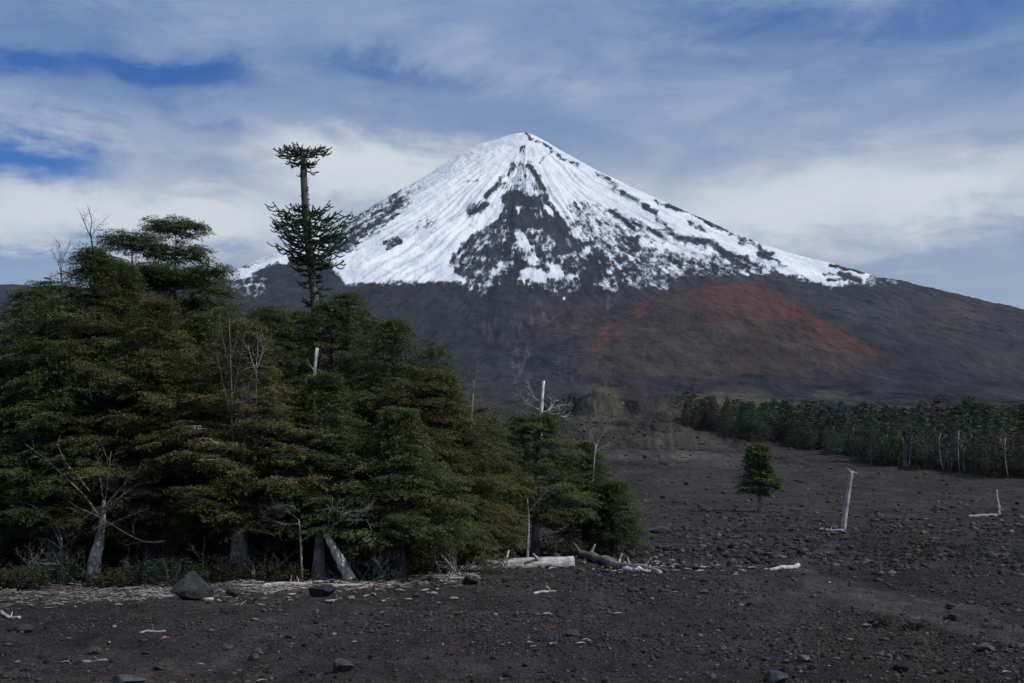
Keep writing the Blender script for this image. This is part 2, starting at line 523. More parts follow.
def build_terrain():
    dx, dy = GX - VX, GY - VY
    r = np.hypot(dx, dy); th = np.arctan2(dx, -dy)
    S = np.full(GX.shape, -1.0)
    rows = np.nonzero(DS > 3000)[0][0]
    sl = np.s_[rows:, :]
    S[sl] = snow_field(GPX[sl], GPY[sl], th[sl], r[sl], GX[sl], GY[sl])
    # the hidden far side keeps a plain snow cap
    back = (dy > 150)
    S = np.where(back, np.where(GZ > 1350, 0.9, -1), S)
    snow = np.clip(S, -1, 1.5)
    # ---- ground colours
    n1 = fbm(GX / 23, GY / 23, 4, 201); n2 = fbm(GX / 4.5, GY / 4.5, 4, 203); n3 = fbm(GX / 300, GY / 300, 4, 207)
    base = np.array([0.0335, 0.0282, 0.0268])
    C = np.ones(GX.shape + (3,)) * base
    C *= (1 + 0.38 * n1 + 0.40 * n2 * (GD < 300) + 0.25 * n3)[..., None]
    def blend(w, col):
        nonlocal C
        C = C * (1 - w[..., None]) + np.array(col) * w[..., None]
    wpx = GPX + 14 * fbm(GX / 120, GY / 120, 3, 211) * np.clip(GD / 900, .2, 3); wpy = GPY + 4 * fbm(GX / 90, GY / 90, 3, 213)
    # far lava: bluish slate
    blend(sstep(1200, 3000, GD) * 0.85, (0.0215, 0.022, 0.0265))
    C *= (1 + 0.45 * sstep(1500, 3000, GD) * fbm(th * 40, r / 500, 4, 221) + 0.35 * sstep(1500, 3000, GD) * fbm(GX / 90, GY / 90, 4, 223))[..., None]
    # browner patches on the right flank
    far = GD > 2600
    for P, col, e, a in (
        ([(880, 300), (960, 300), (1010, 330), (960, 345), (900, 325)], (0.055, 0.042, 0.038), 16, .6),
        ([(940, 300), (990, 302), (980, 316), (945, 312)], (0.075, 0.040, 0.034), 8, .6),
        ([(800, 295), (870, 300), (900, 320), (850, 322)], (0.046, 0.044, 0.042), 12, .6),
        ([(960, 350), (1024, 345), (1040, 380), (970, 385)], (0.040, 0.034, 0.032), 12, .5),
        ([(600, 318), (720, 292), (800, 305), (880, 352), (840, 378), (640, 384), (570, 372)], (0.047, 0.035, 0.028), 10, .85),
        ([(640, 292), (700, 285), (760, 286), (790, 300), (740, 306), (660, 312)], (0.060, 0.042, 0.034), 14, .6),
        ([(524, 318), (555, 304), (614, 298), (608, 328), (584, 344), (540, 336)], (0.058, 0.037, 0.034), 10, .7),
        ([(642, 302), (650, 304), (622, 330), (598, 348), (588, 348), (604, 334)], (0.115, 0.036, 0.028), 3.5, .8),
    ):
        blend(softpoly(wpx * .25 + GPX * .75, wpy, P, e) * a * far, col)
    # the red crest of the cone: sharp along its top edge, fading downhill
    cy = np.interp(GPX, [680, 700, 728, 752, 790, 836, 890], [296, 289, 284.5, 286, 304, 331, 359]) + 1.2 * fbm(GPX / 6, GPY / 6, 3, 227)
    dn = GPY - cy
    run = sstep(672, 712, GPX) * (1 - sstep(868, 900, GPX))
    blend(np.where(dn > 0, np.exp(-np.clip(dn, 0, 99) / np.interp(GPX, [690, 740, 800, 890], [14, 25, 17, 7])), np.exp(np.clip(dn, -99, 0) / 1.5)) * run * (.85 + .35 * fbm(GPX / 9, GPY / 5, 4, 229)) * far, (0.110, 0.034, 0.026))
    # pale ash runnels left of the cone
    ash = sstep(0.10, 0.4, fbm(GPX / 4, GPY / 9, 4, 231)) * far
    for P, a in (([(515, 345), (530, 340), (528, 395), (505, 400)], .5), ([(478, 322), (500, 318), (506, 345), (490, 342)], .4), ([(590, 296), (614, 294), (612, 320), (594, 318)], .6), ([(515, 322), (545, 308), (550, 320), (520, 334)], .6)):
        blend(softpoly(GPX, GPY, P, 6) * ash * a, (0.12, 0.10, 0.10))
    # moss, grey-green mounds at the foot
    mid = (GD > 330) & (GD < 2400)
    for P, col, e, a in (
        ([(582, 380), (596, 374), (612, 382), (624, 404), (622, 413), (580, 413)], (0.062, 0.058, 0.036), 4, .8),
        ([(695, 398), (725, 388), (765, 392), (785, 410), (740, 420), (690, 416)], (0.085, 0.080, 0.048), 7, .7),
        ([(815, 390), (845, 388), (850, 396), (815, 398)], (0.075, 0.070, 0.045), 4, .6),
        ([(658, 404), (684, 402), (690, 414), (655, 414)], (0.080, 0.075, 0.044), 4, .6),
        ([(560, 412), (620, 412), (700, 432), (720, 446), (640, 440), (580, 430)], (0.058, 0.052, 0.040), 6, .7),
        ([(545, 352), (585, 350), (590, 412), (550, 408)], (0.026, 0.028, 0.026), 6, .7),
        ([(600, 455), (690, 452), (780, 462), (900, 474), (900, 482), (760, 474), (610, 466)], (0.066, 0.060, 0.050), 5, .6),
    ):
        blend(softpoly(wpx * .2 + GPX * .8, GPY + 2 * n2, P, e) * a * mid, col)
    near = GD < 330
    # damp mossy gravel towards the right
    moss = np.clip(softpoly(GPX, GPY, [(800, 628), (900, 600), (1060, 640), (1100, 700), (700, 720), (760, 660)], 26) + softpoly(GPX, GPY, [(860, 520), (1060, 505), (1100, 600), (1000, 606), (890, 580)], 22) * .7, 0, 1)
    blend(moss * near * np.clip(.50 + .6 * n2, 0, 1), (0.022, 0.027, 0.017))
    blend(sstep(.18, .5, fbm(GX / 11, GY / 5, 4, 241)) * near * .45 * (GPY < 640), (0.026, 0.030, 0.022))
    blend(sstep(.1, .5, fbm(GX / 6, GY / 6, 4, 247)) * near * .5, (0.046, 0.034, 0.031))
    # bleached wood dust along the edge of the trees
    ln = segdist(GPX, GPY, [(-60, 592), (60, 594), (200, 588), (300, 586), (400, 577), (470, 572)])
    dust = (1 - sstep(3, 13, ln)) * near * np.clip(.55 + .9 * n2, 0, 1)
    blend(dust * .6, (0.105, 0.095, 0.090))
    # track
    trk = segdist(GPX, GPY + 2 * n2, [(835, 545), (800, 562), (812, 580), (860, 596), (940, 612), (1060, 638)])
    tw = np.interp(GPY, [540, 575, 640], [5, 9, 17])
    track = (1 - sstep(tw * .7, tw * 1.15, trk)) * (GD < 120)
    blend(track * .85, (0.062, 0.055, 0.055))
    C = np.clip(C, 0.008, .6)

    calm = 1 - sstep(420, 640, np.hypot((GX - CONE[0]) * .95, (GY - CONE[1]) * .8))
    nr, nc = GX.shape
    idx = np.arange(nr * nc).reshape(nr, nc)
    j2 = np.concatenate([np.arange(1, nc), [0]])
    Q = np.stack([idx[:-1, :], idx[:-1, j2], idx[1:, j2], idx[1:, :]], -1)
    V = np.stack([GX, GY, GZ], -1).reshape(-1, 3)
    Cf = C.reshape(-1, 3); Sf = snow.reshape(-1)
    kind = np.zeros((nr - 1, nc), int)
    dm = GD[:-1, :]
    cq = np.hypot((GX - CONE[0]) * .95, (GY - CONE[1]) * .8)[:-1, :]
    kind[dm >= 300] = 1
    kind[(cq < 640 + 60 * fbm(GX / 200, GY / 200, 2, 251)[:-1, :]) & (dm >= 2600)] = 2
    kind[(track[:-1, :] > .35) & (dm < 120)] = 3
    obs = []
    for k, name in ((0, 'ground'), (1, 'volcano'), (2, 'cinder_cone'), (3, 'track')):
        q = Q[kind == k]
        u, inv = np.unique(q.ravel(), return_inverse=True)
        mb = MB()
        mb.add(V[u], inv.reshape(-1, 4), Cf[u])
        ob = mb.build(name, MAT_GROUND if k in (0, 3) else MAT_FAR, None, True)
        a = ob.data.attributes.new('snow', 'FLOAT', 'POINT')
        a.data.foreach_set('value', Sf[u].astype(np.float32))
        a = ob.data.attributes.new('calm', 'FLOAT', 'POINT')
        a.data.foreach_set('value', calm.reshape(-1)[u].astype(np.float32))
        ob['kind'] = 'structure'
        obs.append(ob)
    return obs


# gravel plain
MAT_GROUND, t = new_mat('volcanic_gravel')
co = t.node('ShaderNodeNewGeometry').outputs['Position']
base = t.attr('tint')
pc = t.vor(co, 9.0, 'Color'); pd = t.vor(co, 9.0, 'Distance')
pc2 = t.vor(co, 30.0, 'Color'); pd2 = t.vor(co, 30.0)
sep = t.node('ShaderNodeSeparateColor'); t.put(sep.inputs[0], pc)
sep2 = t.node('ShaderNodeSeparateColor'); t.put(sep2.inputs[0], pc2)
v1 = t.m('POWER', sep.outputs[0], 2.2); v2 = t.m('POWER', sep2.outputs[0], 2.0)
n = t.noise(co, 1.7, 6, .65)
f = t.m('MULTIPLY', t.m('ADD', .55, t.m('ADD', t.m('MULTIPLY', v1, .55), t.m('MULTIPLY', v2, .75))), t.m('ADD', .45, t.m('MULTIPLY', n, 1.1)))
mpm = t.node('ShaderNodeMapping'); t.put(mpm.inputs[0], co); mpm.inputs['Scale'].default_value = (1, .45, 1)
na = t.noise(mpm.outputs[0], .8, 6, .7); nb = t.noise(mpm.outputs[0], .16, 5, .65)
f = t.m('MULTIPLY', f, t.m('MULTIPLY', t.smooth(na, .3, .7, .60, 1.5), t.smooth(nb, .3, .7, .72, 1.32)))
col = t.scale(base, f)
col = t.mix(t.m('MULTIPLY', t.smooth(sep2.outputs[1], .90, .96), .55), col, (0.085, 0.060, 0.052))
h = t.m('ADD', t.m('ADD', t.m('MULTIPLY', pd, -.06), t.m('MULTIPLY', pd2, -.028)), t.m('MULTIPLY', t.noise(co, 5.0, 8, .7), .10))
t.out(col, .95, .12, t.bump(h, 1.0, 1.0))

# lava flanks and snow
MAT_FAR, t = new_mat('lava_and_snow')
mp = t.node('ShaderNodeMapping'); t.put(mp.inputs[0], t.node('ShaderNodeNewGeometry').outputs['Position']); mp.inputs['Scale'].default_value = (1, .33, .8)
co = mp.outputs[0]
base = t.attr('tint')
sn = t.attr('snow', 'Fac')
nz = t.noise(co, 0.035, 6, .65); nf = t.noise(co, 0.12, 3, .6)
s = t.m('ADD', sn, t.m('ADD', t.m('MULTIPLY', t.m('SUBTRACT', nz, .5), .55), t.m('MULTIPLY', t.m('SUBTRACT', nf, .5), .25)))
mask = t.smooth(s, .30, .66)
nl = t.noise(co, .03, 8, .75); nm = t.noise(co, .007, 6, .65)
n3 = t.noise(co, .33, 7, .72)
rock = t.scale(base, t.m('MULTIPLY', t.smooth(n3, .3, .7, .68, 1.32), t.m('MULTIPLY', t.smooth(nl, .32, .72, .68, 1.34), t.smooth(nm, .3, .7, .65, 1.35))))
scrub = t.m('MULTIPLY', t.smooth(t.noise(co, .035, 5, .7), .52, .62), t.smooth(t.noise(co, .0035, 5, .6), .46, .60))
rock = t.mix(t.m('MULTIPLY', scrub, .7), rock, (0.017, 0.022, 0.019))
rockf = t.attr('calm', 'Fac')
rock = t.mix(t.m('MULTIPLY', rockf, .72), rock, base)
snowc = t.mix(t.smooth(t.noise(co, .006, 4, .55), .40, .70), (0.78, 0.79, 0.81), (0.60, 0.65, 0.72))  # bluish noise patches put soft shading into the snow colour
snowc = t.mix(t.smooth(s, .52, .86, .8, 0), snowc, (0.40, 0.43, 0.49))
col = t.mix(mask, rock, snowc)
hh = t.m('ADD', t.m('MULTIPLY', nz, t.m('SUBTRACT', 10.0, t.m('MULTIPLY', mask, 7.0))), t.m('MULTIPLY', t.noise(co, .012, 5, .5), t.m('SUBTRACT', 70.0, t.m('MULTIPLY', mask, 35.0))))
t.out(col, .92, .1, t.bump(hh, .8, 1.0))

build_terrain()
# ------------------------------------------------------------------ light and sky
SUN_AZ, SUN_EL = R(114), R(46)          # clockwise from the view axis; high, behind the right shoulder
sv = np.array([math.sin(SUN_AZ) * math.cos(SUN_EL), math.cos(SUN_AZ) * math.cos(SUN_EL), math.sin(SUN_EL)])
sl = bpy.data.lights.new('sun', 'SUN')
sl.energy = 2.8; sl.angle = R(0.6); sl.color = (1.0, 0.955, 0.89)
so = bpy.data.objects.new('sun', sl); COL.objects.link(so)
from mathutils import Vector
so.rotation_euler = Vector(sv).to_track_quat('Z', 'Y').to_euler()
so.location = (60, -40, 80)

world = bpy.data.worlds.new('World'); SC.world = world; world.use_nodes = True
t = NT(world.node_tree)
sky = t.node('ShaderNodeTexSky', sky_type='NISHITA', sun_disc=False, sun_elevation=SUN_EL, sun_rotation=SUN_AZ, altitude=1200, air_density=1.0, dust_density=0.3, ozone_density=2.5)
d = t.node('ShaderNodeTexCoord').outputs['Generated']
sp = t.node('ShaderNodeSeparateXYZ'); t.put(sp.inputs[0], d)
X, Y, Z = sp.outputs
az = t.m('MULTIPLY', t.m('ARCTAN2', X, Y), 180 / math.pi)
el = t.m('MULTIPLY', t.m('ARCSINE', Z), 180 / math.pi)
# cloud sheet seen in perspective
zc = t.m('ADD', t.m('MAXIMUM', Z, 0.0), 0.10)
cv = t.node('ShaderNodeCombineXYZ'); t.put(cv.inputs[0], t.m('DIVIDE', X, zc)); t.put(cv.inputs[1], t.m('DIVIDE', Y, zc))
cv.inputs[2].default_value = 3.3
P = cv.outputs[0]
nA = t.m('SUBTRACT', t.noise(P, 1.1, 7, .60, .6), .5)
nB = t.m('SUBTRACT', t.noise(P, 3.2, 7, .62, .4), .5)
nC = t.m('SUBTRACT', t.noise(d, 5.0, 6, .55, .3), .5)
nD = t.m('SUBTRACT', t.noise(d, 14.0, 6, .6, .5), .5)
sv2 = t.node('ShaderNodeMapping'); t.put(sv2.inputs[0], d); sv2.inputs['Rotation'].default_value = (0, R(8), 0); sv2.inputs['Scale'].default_value = (1, 1, 3.2)
nE = t.m('SUBTRACT', t.noise(sv2.outputs[0], 7.0, 8, .62, .9), .5)
azw = t.m('ADD', az, t.m('ADD', t.m('MULTIPLY', nC, 9.0), t.m('MULTIPLY', nD, 3.0)))
elw = t.m('ADD', el, t.m('ADD', t.m('MULTIPLY', nB, 4.5), t.m('MULTIPLY', nD, 2.6)))


def ael(px, py):
    e = (341.5 - py) / F_PX; a = (px - 512) / F_PX
    v = np.array([a, CP - e * SP, SP + e * CP]); v /= np.linalg.norm(v)
    return math.degrees(math.atan2(v[0], v[1])), math.degrees(math.asin(v[2]))


def blob(px, py, wx, wy, tilt=0.0, amp=1.0):
    """soft patch of cloud or clear sky around a direction; sizes in picture units, tilt in degrees"""
    a0, e0 = ael(px, py)
    k = 180 / math.pi / F_PX
    ca, sa = math.cos(R(tilt)), math.sin(R(tilt))
    u = t.m('SUBTRACT', azw, a0); v = t.m('SUBTRACT', elw, e0)
    uu = t.m('DIVIDE', t.m('ADD', t.m('MULTIPLY', u, ca), t.m('MULTIPLY', v, sa)), wx * k)
    vv = t.m('DIVIDE', t.m('SUBTRACT', t.m('MULTIPLY', v, ca), t.m('MULTIPLY', u, sa)), wy * k)
    q = t.m('ADD', t.m('MULTIPLY', uu, uu), t.m('MULTIPLY', vv, vv))
    return t.m('MULTIPLY', t.m('EXPONENT', t.m('MULTIPLY', q, -1.0)), amp)


def total(items, start):
    s = start
    for it in items:
        s = t.m('ADD', s, it)
    return s


veil = total([
    blob(140, 70, 85, 17, 0, -.75), blob(8, 62, 40, 14, 0, -.6), blob(20, 158, 75, 26, 0, -.85), blob(385, 76, 85, 14, -10, -.45), blob(215, 118, 90, 12, -4, -.34),
    blob(60, 20, 130, 26, 0, -.20), blob(900, 18, 240, 34, 3, -.52), blob(1010, 70, 120, 26, 0, -.22), blob(640, 40, 120, 26, 0, -.10),
    blob(560, 60, 150, 40, 4, .10), blob(300, 25, 130, 26, 0, .12), blob(1020, 115, 60, 26, 0, .06),
    t.m('MULTIPLY', nA, .55), t.m('MULTIPLY', nB, .35), t.m('MULTIPLY', nD, .14)], .80)
veil = t.smooth(t.m('ADD', veil, t.m('MULTIPLY', nE, .40)), .05, .98)
white = total([
    blob(395, 168, 105, 26, -8, .80), blob(300, 130, 80, 16, -10, .36), blob(130, 215, 220, 40, 0, .85), blob(60, 125, 120, 20, -6, .22), blob(780, 205, 220, 46, 4, .72), blob(980, 185, 90, 26, 4, .30),
    blob(930, 222, 90, 26, 4, .16), blob(520, 60, 120, 22, 2, .20), blob(960, 275, 120, 20, 6, -.26), blob(40, 268, 190, 14, 0, -.25), blob(230, 205, 60, 26, 0, .16), blob(430, 20, 90, 16, 0, .12), blob(215, 165, 60, 20, 0, -.16), blob(18, 158, 85, 26, 0, -.28), blob(140, 70, 90, 18, 0, -.12),
    t.m('MULTIPLY', nA, .40), t.m('MULTIPLY', nB, .40), t.m('MULTIPLY', nD, .22)], .12)
white = t.smooth(t.m('ADD', white, t.m('MULTIPLY', nE, .60)), .0, .95)
blue = t.mix(1.0, sky.outputs[0], (0.17, 0.48, 0.90), 'MULTIPLY')
grey = t.mix(t.smooth(el, 4, 23), (3.2, 3.95, 4.9), (1.85, 2.8, 4.6))
col = t.mix(veil, blue, grey)
col = t.mix(white, col, (6.2, 6.6, 6.95))
bg = t.node('ShaderNodeBackground'); t.put(bg.inputs[0], col); bg.inputs[1].default_value = 0.1
wo = t.node('ShaderNodeOutputWorld'); t.t.links.new(bg.outputs[0], wo.inputs['Surface'])

SC.view_settings.view_transform = 'Standard'
SC.view_settings.look = 'None'
SC.view_settings.exposure = 0.15
SC.view_settings.gamma = 1.0
SC.view_settings.use_curve_mapping = False
SC.render.engine = 'CYCLES'
SC.cycles.max_bounces = 6
SC.cycles.diffuse_bounces = 3
SC.cycles.use_denoising = True
# ------------------------------------------------------------------ wood, bark and leaves
def leaf_mat(name, rough=.75):
    m, t = new_mat(name)
    co = t.node('ShaderNodeNewGeometry').outputs['Position']
    c = t.scale(t.attr('tint'), t.m('ADD', .62, t.m('MULTIPLY', t.noise(co, 2.2, 4, .6), .76)))
    t.out(c, rough, .18, None, .30)
    return m


def wood_mat(name, streak=9.0, stretch=(1, 1, .16)):
    m, t = new_mat(name)
    co = t.node('ShaderNodeTexCoord').outputs['Object']
    mp = t.node('ShaderNodeMapping'); t.put(mp.inputs[0], co); mp.inputs['Scale'].default_value = stretch
    n = t.noise(mp.outputs[0], streak, 7, .68); n2 = t.noise(co, 2.1, 5, .6)
    c = t.scale(t.attr('tint'), t.m('MULTIPLY', t.smooth(n, .30, .70, .40, 1.35), t.smooth(n2, .3, .65, .6, 1.25)))
    t.out(c, .9, .15, t.bump(n, .8, .05))
    return m


MAT_LEAF = leaf_mat('beech_leaves')
MAT_ARA = leaf_mat('monkey_puzzle_scales', .6)
MAT_BARK = wood_mat('grey_bark')
MAT_DEAD = wood_mat('bleached_wood', 12.0)
MAT_LOG = wood_mat('weathered_log', 10.0, (.14, 1, 1))

BARK = (0.085, 0.075, 0.068)
PALE = (0.27, 0.25, 0.24)
WHITE = (0.55, 0.53, 0.51)


def norm(a):
    return a / (np.linalg.norm(a, axis=-1, keepdims=True) + 1e-9)


def leaves(mb, P, D, L, tint, k, size, rng, width=.42, droop=.12, thick=.05, flat=.35):
    """flat sprays: k leaves on each twig that starts at P, runs along D for L"""
    n = len(P)
    u = rng.random((n, k)) ** .8
    wv = width * np.sin(np.pi * np.clip(.18 + .80 * u, 0, 1))
    s = rng.uniform(-1, 1, (n, k)) * wv
    side = norm(np.cross(D, np.array([0, 0, 1.0])))
    c = P[:, None] + D[:, None] * (u * L[:, None])[..., None] + side[:, None] * (s * L[:, None])[..., None]
    c[..., 2] += (rng.normal(size=(n, k)) * thick - droop * u ** 2 - .10 * np.abs(s)) * L[:, None]
    a = norm(D[:, None] + side[:, None] * (np.sign(s) * .9 + rng.normal(size=(n, k)) * .4)[..., None] + rng.normal(size=(n, k, 3)) * .25)
    up = norm(np.array([0, 0, 1.0]) + rng.normal(size=(n, k, 3)) * flat)
    b = norm(np.cross(up, a))
    sz = size * rng.uniform(.6, 1.35, (n, k, 1))
    va = a * sz * .5; vb = b * sz * .27
    V = np.stack([c - va, c + vb, c + va, c - vb], 2).reshape(-1, 3)
    F = np.arange(n * k * 4).reshape(-1, 4)
    tc = tint[:, None] * rng.uniform(.7, 1.3, (n, k, 1))
    mb.add(V, F, np.repeat(tc[:, :, None], 4, 2).reshape(-1, 3))


GREENS = np.array([[.104, .142, .051], [.080, .122, .054], [.128, .142, .052], [.146, .131, .055]])


def beech(name, label, base, h, prof, rng, limbs=70, tb=.04, tr=.26, lean=(0, 0), green=(.55, .25, .15, .05), spray=.74, leaf=.080, k=56, asym=(0, 0), rise0=.35, group=None, cat='tree',
          bark=BARK, gap=0.0, plates=0, flare=1.5, orange=0.0, brownness=0.00, dens=1.0, layered=False):
    """southern beech: trunk with limbs, crown of flat layered leaf sprays; prof(t) is the crown radius at height fraction t"""
    root = thing(name, label, cat, base, 0, group)
    wood = MB(); crown = MB()
    lean = np.array([lean[0], lean[1], 0.0])
    tz = np.linspace(0, 1, 12)
    wob = np.stack([fbm(tz * 3 + rng.random() * 50, tz * 0, 2, 3), fbm(tz * 3 + rng.random() * 50, tz * 0 + 7, 2, 4), tz * 0], 1) * .016 * h * tz[:, None]
    TP = np.stack([tz * 0, tz * 0, tz * h * .95 - .2 * (tz == 0)], 1) + lean * (tz ** 1.3)[:, None] + wob
    trad = tr * (1 - tz) ** 1.15 + .012; trad[0] *= flare; trad[1] *= 1.05
    add_tube(wood, TP, trad, 10, bark, rng, .10)
    Ps, Ds, Ls, Ts = [], [], [], []
    ga = rng.random() * 6.28
    limbs = int(limbs * (2.2 if layered else 3.1) * dens)
    if not plates:                       # pointed leader
        full = prof
        prof = lambda t: min(full(t), (1 - t) * h * .50 + .12)
    lev = np.sort(rng.random(limbs)) if not plates else np.sort((rng.integers(0, plates, limbs) + .5 + rng.normal(size=limbs) * .13) / plates)
    for i, q in enumerate(lev):
        t = np.clip(tb + (1 - tb) * q ** .9, 0, .995)
        rad = prof(t)
        if rad <= .05 or rng.random() < gap:
            continue
        ga += 2.399 + rng.normal() * .35
        rad *= rng.uniform(.72, 1.12) if layered else rng.uniform(.58, 1.22)
        dirn = np.array([math.cos(ga), math.sin(ga), 0])
        rad *= max(.35, 1 + asym[0] * dirn[0] + asym[1] * dirn[1])
        p0 = np.array([np.interp(t, tz, TP[:, j]) for j in range(3)])
        ri = rise0 * (0.35 + .9 * t) + rng.normal() * (.10 if layered else .13)
        nn = 6
        uu = np.linspace(0, 1, nn)[:, None]
        P = p0 + dirn * uu * rad + np.array([0, 0, 1]) * (ri * rad * (uu - .55 * uu ** 2.2)) + np.cumsum(rng.normal(size=(nn, 3)) * rad * .025, 0) * (uu > 0)
        rb = max(.012, .11 * tr * (rad / 2.0) ** .6)
        add_tube(wood, P, rb * (1 - .85 * uu[:, 0]), 5, bark)
        lt = rng.choice(4, p=green); lb = rng.uniform(.7, 1.25)
        m = int(max(6, rad * (6.5 if layered else 5.2)))
        for j in range(m):
            u = .22 + .78 * (j + rng.random()) / m
            o = np.array([np.interp(u, uu[:, 0], P[:, c]) for c in range(3)])
            o[2] += rng.normal() * (.06 if layered else .07)
            sd = (1 if j % 2 else -1)
            an = ga + sd * rng.uniform(.35, 1.15) * (1.15 - u * .6)
            d = np.array([math.cos(an), math.sin(an), rng.normal() * .10 + .10 - .22 * u])
            ln = rad * .30 * (1.25 - u * .75) + spray * .35
            nseg = max(1, int(round(ln / (spray * .55))))
            for g in range(nseg):
                v = (g + rng.random() * .5) / nseg
                Ps.append(o + d * ln * v); dd = d + np.array([rng.normal() * .35, rng.normal() * .35, rng.normal() * (.07 if layered else .09) - (.02 if layered else .09)])
                Ds.append(dd / np.linalg.norm(dd)); Ls.append(spray * rng.uniform(.65, 1.25))
                tc = GREENS[lt] * lb * rng.uniform(.72, 1.28)
                if rng.random() < .12 + 1.3 * brownness * (u > .35):
                    tc = tc * .6 + np.array([.165, .120, .052]) * .4
                if orange and rng.random() < orange:
                    tc = np.array([.20, .075, .022]) * rng.uniform(.6, 1.1)
                Ts.append(tc)
            if u > .8 and rng.random() < .5:
                add_tube(wood, curve(o, o + d * ln * .9, (0, 0, .02), 3), [rb * .35, rb * .12, .004], 3, bark)
    for j in range(46):                 # leafy leader
        t = .80 + .19 * rng.random()
        o = np.array([np.interp(t, tz, TP[:, c]) for c in range(3)])
        an = rng.random() * 6.28
        d = norm(np.array([math.cos(an), math.sin(an), .25]))
        Ps.append(o); Ds.append(d); Ls.append(min(spray * 1.1, prof(min(t, .99)) * .8 + .15) * rng.uniform(.5, 1.1))
        Ts.append(GREENS[rng.choice(4, p=green)] * rng.uniform(.72, 1.28))
    leaves(crown, np.array(Ps), np.array(Ds), np.array(Ls), np.array(Ts), k, leaf, rng, .42, .12, .05, .38)
    wood.build('trunk', MAT_BARK, root, True)
    crown.build('crown', MAT_LEAF, root)
    return root


def p_cone(r, e=.75, low=.12):
    return lambda t: r * min(1.0, .35 + (t / low) * .65 if t < low else 1.0) * (1 - max(0, t - low) / (1 - low)) ** e


def p_round(r, mid=.5, e=2.2, top=.12):
    return lambda t: r * max(top, 1 - abs((t - mid) / (1 - mid if t > mid else mid + .05)) ** e)


def p_list(ts, rs):
    return lambda t: float(np.interp(t, ts, rs))


def spot(px, d):
    """point on the ground at forward distance d below picture column px"""
    x = (px - 512) / F_PX * d
    return (x, d, ground_z(x, d))


def px2m(d):
    return d / F_PX


def tall(d, px, top):
    """tree height so that its top reaches picture row top"""
    return float(at(px, top, d)[2] - spot(px, d)[2])


def rg(s):
    return np.random.default_rng(s)


